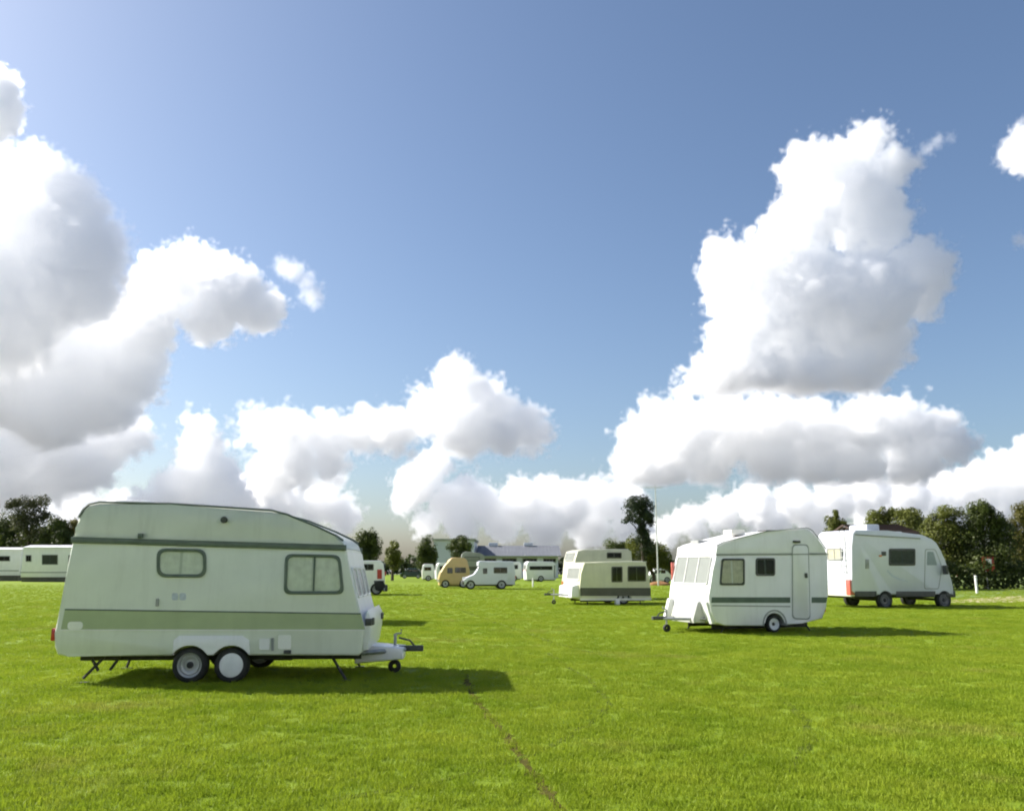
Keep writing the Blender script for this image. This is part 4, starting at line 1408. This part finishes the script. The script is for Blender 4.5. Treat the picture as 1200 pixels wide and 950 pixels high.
# ------------------------------------------------------------------ barn, house, tent, car and small furniture
def build_barn():
    Y = 128
    c = at_depth(580, 672, Y)
    v = Vehicle('barn', (c.x, Y), 0, 'long grey barn with a sheet metal roof and taller wing, behind the caravans', 'barn')
    L = v.loc
    x0, x1, x2 = L(509, 660)[0], L(556, 660)[0], L(654, 660)[0]
    zt = L(520, 634)[1]
    ze, zr = L(600, 650.5)[1], L(600, 638)[1]
    obj('wall', box((x1, 0, 0), (x2, 12, ze)), 'barnwall', v.root)
    obj('wing_wall', box((x0, -1.5, 0), (x1, 10, zt)), 'barnwall', v.root)
    obj('wing_roof', box((x0 - .2, -1.7, zt), (x1 + .2, 10.2, zt + .35), .05), 'tentgrey', v.root)
    # ribbed metal roof, low pitch
    bm = bmesh.new()
    n = 72
    rows = ((-.5, ze - .08), (6, zr), (12.5, ze - .08))
    grid = []
    for i in range(n + 1):
        x = x1 + .2 + (x2 - x1 + .3) * i / n
        dz = .015 if i % 3 == 0 else 0
        grid.append([bm.verts.new((x, y, z + dz)) for y, z in rows])
    for a, b in zip(grid, grid[1:]):
        for k in range(2):
            bm.faces.new((a[k], b[k], b[k + 1], a[k + 1]))
    obj('roof', bm, 'barnroof', v.root, 0)
    obj('gutter', box((x1, -.68, ze - .2), (x2 + .5, -.5, ze - .06)), 'greyplastic', v.root)
    for px in (577, 620):
        xx, zz = L(px, 638)
        obj('roof_vent', box((xx - .7, 5.4, zr - .1), (xx + .7, 6.6, zr + .45), .1), 'barnwall', v.root)
    for a, b in ((636, 652), (612, 630), (588, 606), (562, 582)):
        q = v.quad(a, 653.5, b, 659)
        window(v.root, v.side(0), q, .05, .12, 'greyplastic', 'glass_dark', 'inside', False, mullion=(.25, .5, .75))
    q = v.quad(513, 642, 546, 650)
    bm = bmesh.new()
    for i in range(24):
        xx = x0 + (x1 - x0) * (i + .5) / 24
        add_box(bm, (xx - .04, -1.54, 0), (xx + .04, -1.49, zt - .05))
    obj('sheet_rib', bm, 'barnwall', v.root, 0)['kind'] = 'stuff'
    q = v.quad(524, 655, 540, 674)
    obj('sliding_door', box((q[0][0], -1.6, 0), (q[1][0], -1.5, q[2][1]), .03), 'greypanel', v.root)


build_barn()


def build_house():
    Y = 61
    c = at_depth(1040, 670, Y)
    v = Vehicle('house', (c.x, Y), 0, 'house with a dark red-brown roof, mostly hidden behind the motorhome', 'house')
    L = v.loc
    x0, x1 = L(1008, 640)[0], L(1078, 640)[0]
    ze, zr = L(1040, 622)[1], L(1040, 612)[1]
    obj('wall', box((x0 + .2, .2, 0), (x1 - .2, 6.0, ze)), 'brick', v.root)
    bm = prism([(-.2, ze - .1), (3.1, zr), (6.4, ze - .1), (6.4, ze - .22), (3.1, zr - .14), (-.2, ze - .22)], x0, x1)
    bmesh.ops.transform(bm, matrix=Matrix(((0, 1, 0, 0), (1, 0, 0, 0), (0, 0, 1, 0), (0, 0, 0, 1))), verts=bm.verts[:])
    rf = obj('roof', bm, 'brownroof', v.root, 0)
    bm = bmesh.new()
    for i in range(9):
        t = (i + .5) / 9
        add_box(bm, (x0, -.2 + 3.3 * t - .03, ze - .1 + (zr - ze + .1) * t + .0), (x1, -.2 + 3.3 * t + .03, ze - .1 + (zr - ze + .1) * t + .045))
    obj('tile_course', bm, 'brownroof', rf, 0)['kind'] = 'stuff'
    for px in (1020, 1062):
        q = v.quad(px - 6, 640, px + 6, 656)
        window(v.root, v.side(.2), q, .03, .08, 'white', 'glass_dark', 'inside', False, mullion=(.5,))


build_house()


far_caravan('small ochre camper van with a raised roof, left of the white camper van', (532, 688.5), 8, 1.9,
            [(515, 685.5), (514.3, 677), (516.5, 670), (523, 662.5), (527.5, 655), (531, 653), (544, 653.2), (547.5, 656), (550.5, 668), (550.5, 685.5)],
            685.5, [(522, 687), (543, 687)], .31, 'ochre', name='camper_van', cat='camper van', group=None,
            wins=[(533, 664.5, 546, 671, 'darkolive', 'glass_dark', 'inside'), (524, 665, 530.5, 671.5, 'darkolive', 'glass_dark', 'inside')],
            lamps=[(-1, 680, 'lens')])
far_caravan('grey folding camper with dark olive band behind the ochre camper van', (556, 685), 4, 2.0,
            [(540, 681), (539.5, 664), (541, 649), (545, 646), (562, 647.5), (567, 650), (569, 664), (569, 681)],
            681, [(556, 682)], .3, 'tentgrey', band=(540.5, 663.5, 568, 668, 'darkolive'), name='folding_camper', group=None,
            wins=[(544, 652, 562, 657, 'darkgreyplastic', 'glass', 'blind')])


def build_car(label, ground, yaw, prof, glassq, hubs, r, paint):
    g = ground_at(*ground)
    v = Vehicle('parked_car', (g.x, g.y), math.radians(yaw), label, 'car', 'parked cars')
    L = v.loc
    W = 1.7
    zb = L(ground[0], prof[0][1])[1]
    hb = [L(*h) for h in hubs]
    pr = v.trace(prof)
    for h in sorted(hb, key=lambda q: -q[0]):
        pr += arc(h[0], r, r + .05, zb)
    obj('body', prism(pr, 0, W, .09), paint, v.root, 40)
    for q in glassq:
        p = v.quad(*q)
        bm, inn = ring(round_poly(p, .08), .03, .001, .012, v.side(0))
        w = obj('window', bm, 'rubber', v.root, 40)
        obj('pane', slab(inn, .004, .007, v.side(0)), 'glass_dark', w, 0)
        obj('interior', slab(inn, .001, .002, v.side(0)), 'inside', w, 0)
    for h in hb:
        for y in (.02, W - .2):
            wheel(v.root, h[0], r, r, y, .18, 'rim', seg=20)
    x0, x1 = min(p[0] for p in pr), max(p[0] for p in pr)
    zz = zb + .4
    for x, m, nm in ((x0, 'lens', 'headlamp'), (x1, 'red', 'tail_lamp')):
        for y in (.1, W - .35):
            obj(nm, box((x - .05, y, zz), (x + .05, y + .25, zz + .16), .03), m, v.root)


build_car('dark green car parked far off before the hedge', (482, 677.5), 5,
          [(469, 676), (468.5, 671.5), (474, 670), (478, 665.5), (489, 665.5), (493.5, 670), (495.5, 672), (495, 676)],
          [(478, 666.8, 483, 669.8), (484, 666.8, 490, 669.8)], [(474, 676), (490, 676)], .3, M['carpaint'])
build_car('white car partly hidden behind the right end of the beige caravan', (772, 682.5), 4,
          [(760, 680.5), (759.5, 674), (764, 672), (768, 666), (779, 666), (784, 671.5), (787.5, 674), (787, 680.5)],
          [(768, 667.6, 773, 671.6), (774.5, 667.6, 780, 671.6)], [(765, 681), (782, 681)], .3, M['white'])


def lathe_z(prof, x, y, seg=16):
    bm = bmesh.new()
    rings = []
    for r, z in prof:
        rings.append([bm.verts.new((x + r * math.cos(k * 2 * math.pi / seg), y + r * math.sin(k * 2 * math.pi / seg), z)) for k in range(seg)] if r > 1e-5 else [bm.verts.new((x, y, z))])
    for a, b in zip(rings, rings[1:]):
        for k in range(seg):
            q = list(dict.fromkeys([a[k % len(a)], a[(k + 1) % len(a)], b[(k + 1) % len(b)], b[k % len(b)]]))
            if len(q) > 2:
                bm.faces.new(q)
    return bm


def post(label, px, py_base, py_top, r, m='whitepost', cat='post', name='marker_post'):
    g = ground_at(px, py_base)
    zt = at_depth(px, py_top, g.y).z
    root = thing(name, g, 0, label, cat)
    obj('post', lathe_z([(r, -.05), (r, zt - .05), (r * .7, zt), (0, zt)], 0, 0, 10), m, root, 50)
    obj('cap', lathe_z([(r * 1.15, zt - .14), (r * 1.15, zt - .1), (r, zt - .1)], 0, 0, 10), 'greyplastic', root, 50)
    return root


post('white marker post on the grass right of the motorhome', 1145, 695, 674, .07)
post('thin white stake on the grass left of the beige caravan', 624.5, 687.5, 677, .06)


def build_sign():
    g = ground_at(1158.5, 690)
    root = thing('sign_board', g, 0, 'red sign board with a white centre panel by the dark trees', 'sign')
    loc = lambda px, py: (at_depth(px, py, g.y).x - g.x, at_depth(px, py, g.y).z)
    (x0, z0), (x1, z1) = loc(1152.5, 669), loc(1164.5, 652)
    obj('post', tube([(0, .06, 0), (0, .06, z1 - .05)], .05, 8), 'pole', root)
    b = obj('board', box((x0, -.02, z0), (x1, .02, z1), .01), 'signred', root)
    (x0, z0), (x1, z1) = loc(1155.8, 664), loc(1161.5, 654.5)
    obj('panel', box((x0, -.03, z0), (x1, -.015, z1), .004), 'white', b)


build_sign()


def build_cone():
    g = ground_at(1122, 679)
    root = thing('traffic_cone', g, 0, 'small orange cone on the grass below the trees at the right', 'cone')
    obj('base', box((-.2, -.2, 0), (.2, .2, .04), .01), 'orange', root)
    obj('cone', lathe_z([(.16, .04), (.03, .72), (0, .72)], 0, 0, 14), 'orange', root, 50)
    obj('band', lathe_z([(.125, .27), (.095, .42)], 0, 0, 14), 'whitepost', root, 50)


build_cone()


def build_mast():
    Y = 76
    c = at_depth(771, 670, Y)
    v = Vehicle('aerial_mast', (c.x, Y), 0, 'thin pale mast with a crossbar at its top, right of the pine', 'mast')
    L = v.loc
    zt = L(771, 568)[1]
    obj('pole', tube([(0, 0, 0), (0, 0, zt * .5), (0, 0, zt)], [.07, .055, .035], 8), 'pole', v.root)
    x0, x1 = L(748, 571)[0], L(776, 571)[0]
    z = L(771, 571)[1]
    arm = obj('crossbar', tube([(x0, 0, z), (x1, 0, z)], .03, 6), 'pole', v.root)
    for k in range(5):
        x = x0 + (x1 - x0) * (k + .3) / 5
        obj('rod', tube([(x, -.35, z), (x, .35, z)], .012, 5), 'pole', arm)


build_mast()


def ground_sheet(name, px_pts, m, z, label):
    bm = bmesh.new()
    bm.faces.new([bm.verts.new(ground_at(*p) + Vector((0, 0, z))) for p in px_pts])
    tag(obj(name, bm, m, None, 0), label, kind='structure')


ground_sheet('pasture', [(1085, 674), (1330, 671), (1330, 697), (1085, 701)], 'rough', .004, 'paler rough pasture beyond the motorhome')
ground_sheet('sandy_track', [(1096, 704), (1180, 698.5), (1330, 696), (1330, 704), (1180, 705.5), (1096, 706.5)], 'sand', .008, 'pale sandy track right of the motorhome')


def build_heap():
    g = ground_at(773, 685.5)
    bm = bmesh.new()
    bmesh.ops.create_icosphere(bm, subdivisions=3, radius=1)
    for q in bm.verts:
        k = 1 + .16 * math.sin(q.co.x * 5 + 1) * math.sin(q.co.y * 6 + 2)
        q.co = Vector((q.co.x * 1.0 * k, q.co.y * .7 * k, max(-.02, q.co.z) * .34 * k))
    o = obj('soil_heap', bm, 'soil_heap_mat' if 'soil_heap_mat' in M else 'soil', None, 60)
    o.location = g
    tag(o, 'low heap of bare brown soil right of the beige caravan', 'soil heap')


M['soil_heap_mat'] = mat('brown_bare_soil', (0.26, 0.13, 0.05), .95, .25, 3.0, bump=.6, bscale=12)
build_heap()


# ------------------------------------------------------------------ grass blades
def build_grass():
    m, n, l, p = new_mat('grass_blade')
    o = n['Material Output']
    tc = n.new('ShaderNodeNewGeometry')
    z = n.new('ShaderNodeTexNoise')
    z.inputs['Scale'].default_value = .8
    z.inputs['Detail'].default_value = 7
    z.inputs['Roughness'].default_value = .7
    l.new(tc.outputs['Position'], z.inputs[0])
    r = n.new('ShaderNodeValToRGB')
    r.color_ramp.elements[0].position, r.color_ramp.elements[1].position = .34, .66
    r.color_ramp.elements[0].color = (.18, .265, .013, 1)
    r.color_ramp.elements[1].color = (.30, .365, .03, 1)
    z2 = n.new('ShaderNodeTexNoise')              # dry, yellowed patches
    z2.inputs['Scale'].default_value = .35
    z2.inputs['Detail'].default_value = 8
    z2.inputs['Roughness'].default_value = .65
    l.new(tc.outputs['Position'], z2.inputs[0])
    dr = n.new('ShaderNodeMapRange')
    dr.inputs[1].default_value, dr.inputs[2].default_value = .56, .74
    dr.inputs[4].default_value = .75
    l.new(z2.outputs[0], dr.inputs[0])
    dx = n.new('ShaderNodeMix')
    dx.data_type = 'RGBA'
    dx.inputs[7].default_value = (.34, .30, .085, 1)
    l.new(dr.outputs[0], dx.inputs[0])
    l.new(r.outputs[0], dx.inputs[6])
    l.new(z.outputs[0], r.inputs[0])
    l.new(dx.outputs[2], p.inputs['Base Color'])
    p.inputs['Roughness'].default_value = .55
    p.inputs['Specular IOR Level'].default_value = .16
    t = n.new('ShaderNodeBsdfTranslucent')
    l.new(dx.outputs[2], t.inputs[0])
    mx = n.new('ShaderNodeMixShader')
    mx.inputs[0].default_value = .4
    l.new(p.outputs[0], mx.inputs[1])
    l.new(t.outputs[0], mx.inputs[2])
    l.new(mx.outputs[0], o.inputs[0])

    src = bpy.data.collections.new('grass_tufts')
    for k in range(11):
        bm = bmesh.new()
        for i in range(34):
            a, d = random.uniform(0, 6.28), .085 * math.sqrt(random.random())
            x, y = d * math.cos(a), d * math.sin(a)
            h = random.uniform(.018, .042) * (1.25 if random.random() < .1 else 1)
            w = random.uniform(.0022, .004)
            b = random.uniform(0, 6.28)
            lean = random.uniform(.1, .8) * h
            q = random.uniform(0, 6.28)
            wx, wy = w * math.cos(b), w * math.sin(b)
            v = [bm.verts.new((x - wx, y - wy, -.004)), bm.verts.new((x + wx, y + wy, -.004)),
                 bm.verts.new((x + wx * .7 + lean * .35 * math.cos(q), y + wy * .7 + lean * .35 * math.sin(q), h * .6)), bm.verts.new((x - wx * .7 + lean * .35 * math.cos(q), y - wy * .7 + lean * .35 * math.sin(q), h * .6)),
                 bm.verts.new((x + lean * math.cos(q), y + lean * math.sin(q), h))]
            bm.faces.new(v[:4])
            bm.faces.new((v[3], v[2], v[4]))
        me = bpy.data.meshes.new('grass_tuft')
        bm.to_mesh(me)
        bm.free()
        me.materials.append(m)
        src.objects.link(bpy.data.objects.new('grass_tuft', me))

    pts = []
    for (d0, d1, dens) in ((4.6, 8, 190), (8, 12, 140), (12, 18, 100), (18, 28, 60), (28, 40, 36), (40, 85, 22)):
        xw = .68 * d1 + 1.2
        k = int((d1 - d0) * 2 * xw * dens)
        X, Yy = rng.uniform(-xw, xw, k), rng.uniform(d0, d1, k)
        keep = (np.abs(X) < .68 * Yy + 1.2) & (rng.uniform(0, 1, k) < np.clip((85 - Yy) / 45, 0, 1))
        pts.append(np.stack([X[keep], Yy[keep]], 1))
    P = np.concatenate(pts)
    keep = np.ones(len(P), bool)
    for i, (path, w) in enumerate(RUTS):
        d = np.full(len(P), 9.0)
        for q in path[::3]:
            d = np.minimum(d, (P[:, 0] - q.x) ** 2 + (P[:, 1] - q.y) ** 2)
        keep &= (d > (w * (.62 if i == 0 else .7)) ** 2) | (rng.uniform(0, 1, len(P)) < (.13 if i == 0 else .42))
    P = P[keep]
    me = bpy.data.meshes.new('grass_blades')
    co = np.zeros((len(P), 3))
    co[:, :2] = P
    me.vertices.add(len(P))
    me.vertices.foreach_set('co', co.reshape(-1))
    ob = bpy.data.objects.new('grass_blades', me)
    COL.objects.link(ob)
    tag(ob, 'short green grass blades over the near part of the field', None, None, 'stuff')
    ng = bpy.data.node_groups.new('grass_scatter', 'GeometryNodeTree')
    ng.interface.new_socket('Geometry', in_out='INPUT', socket_type='NodeSocketGeometry')
    ng.interface.new_socket('Geometry', in_out='OUTPUT', socket_type='NodeSocketGeometry')
    N, Lk = ng.nodes, ng.links
    gi, go = N.new('NodeGroupInput'), N.new('NodeGroupOutput')
    m2p = N.new('GeometryNodeMeshToPoints')
    ins = N.new('GeometryNodeInstanceOnPoints')
    ci = N.new('GeometryNodeCollectionInfo')
    ci.inputs['Collection'].default_value = src
    ci.inputs['Separate Children'].default_value = True
    ci.inputs['Reset Children'].default_value = True
    ins.inputs['Pick Instance'].default_value = True
    rot = N.new('FunctionNodeRandomValue')
    rot.data_type = 'FLOAT_VECTOR'
    rot.inputs[1].default_value = (.12, .12, 6.28)
    scl = N.new('FunctionNodeRandomValue')
    scl.data_type = 'FLOAT'
    scl.inputs[2].default_value = .75
    scl.inputs[3].default_value = 1.35
    Lk.new(gi.outputs[0], m2p.inputs[0])
    Lk.new(m2p.outputs[0], ins.inputs['Points'])
    Lk.new(ci.outputs[0], ins.inputs['Instance'])
    Lk.new(rot.outputs[0], ins.inputs['Rotation'])
    Lk.new(scl.outputs[1], ins.inputs['Scale'])
    Lk.new(ins.outputs[0], go.inputs[0])
    ob.modifiers.new('scatter', 'NODES').node_group = ng
    print('tufts', len(P))


build_grass()
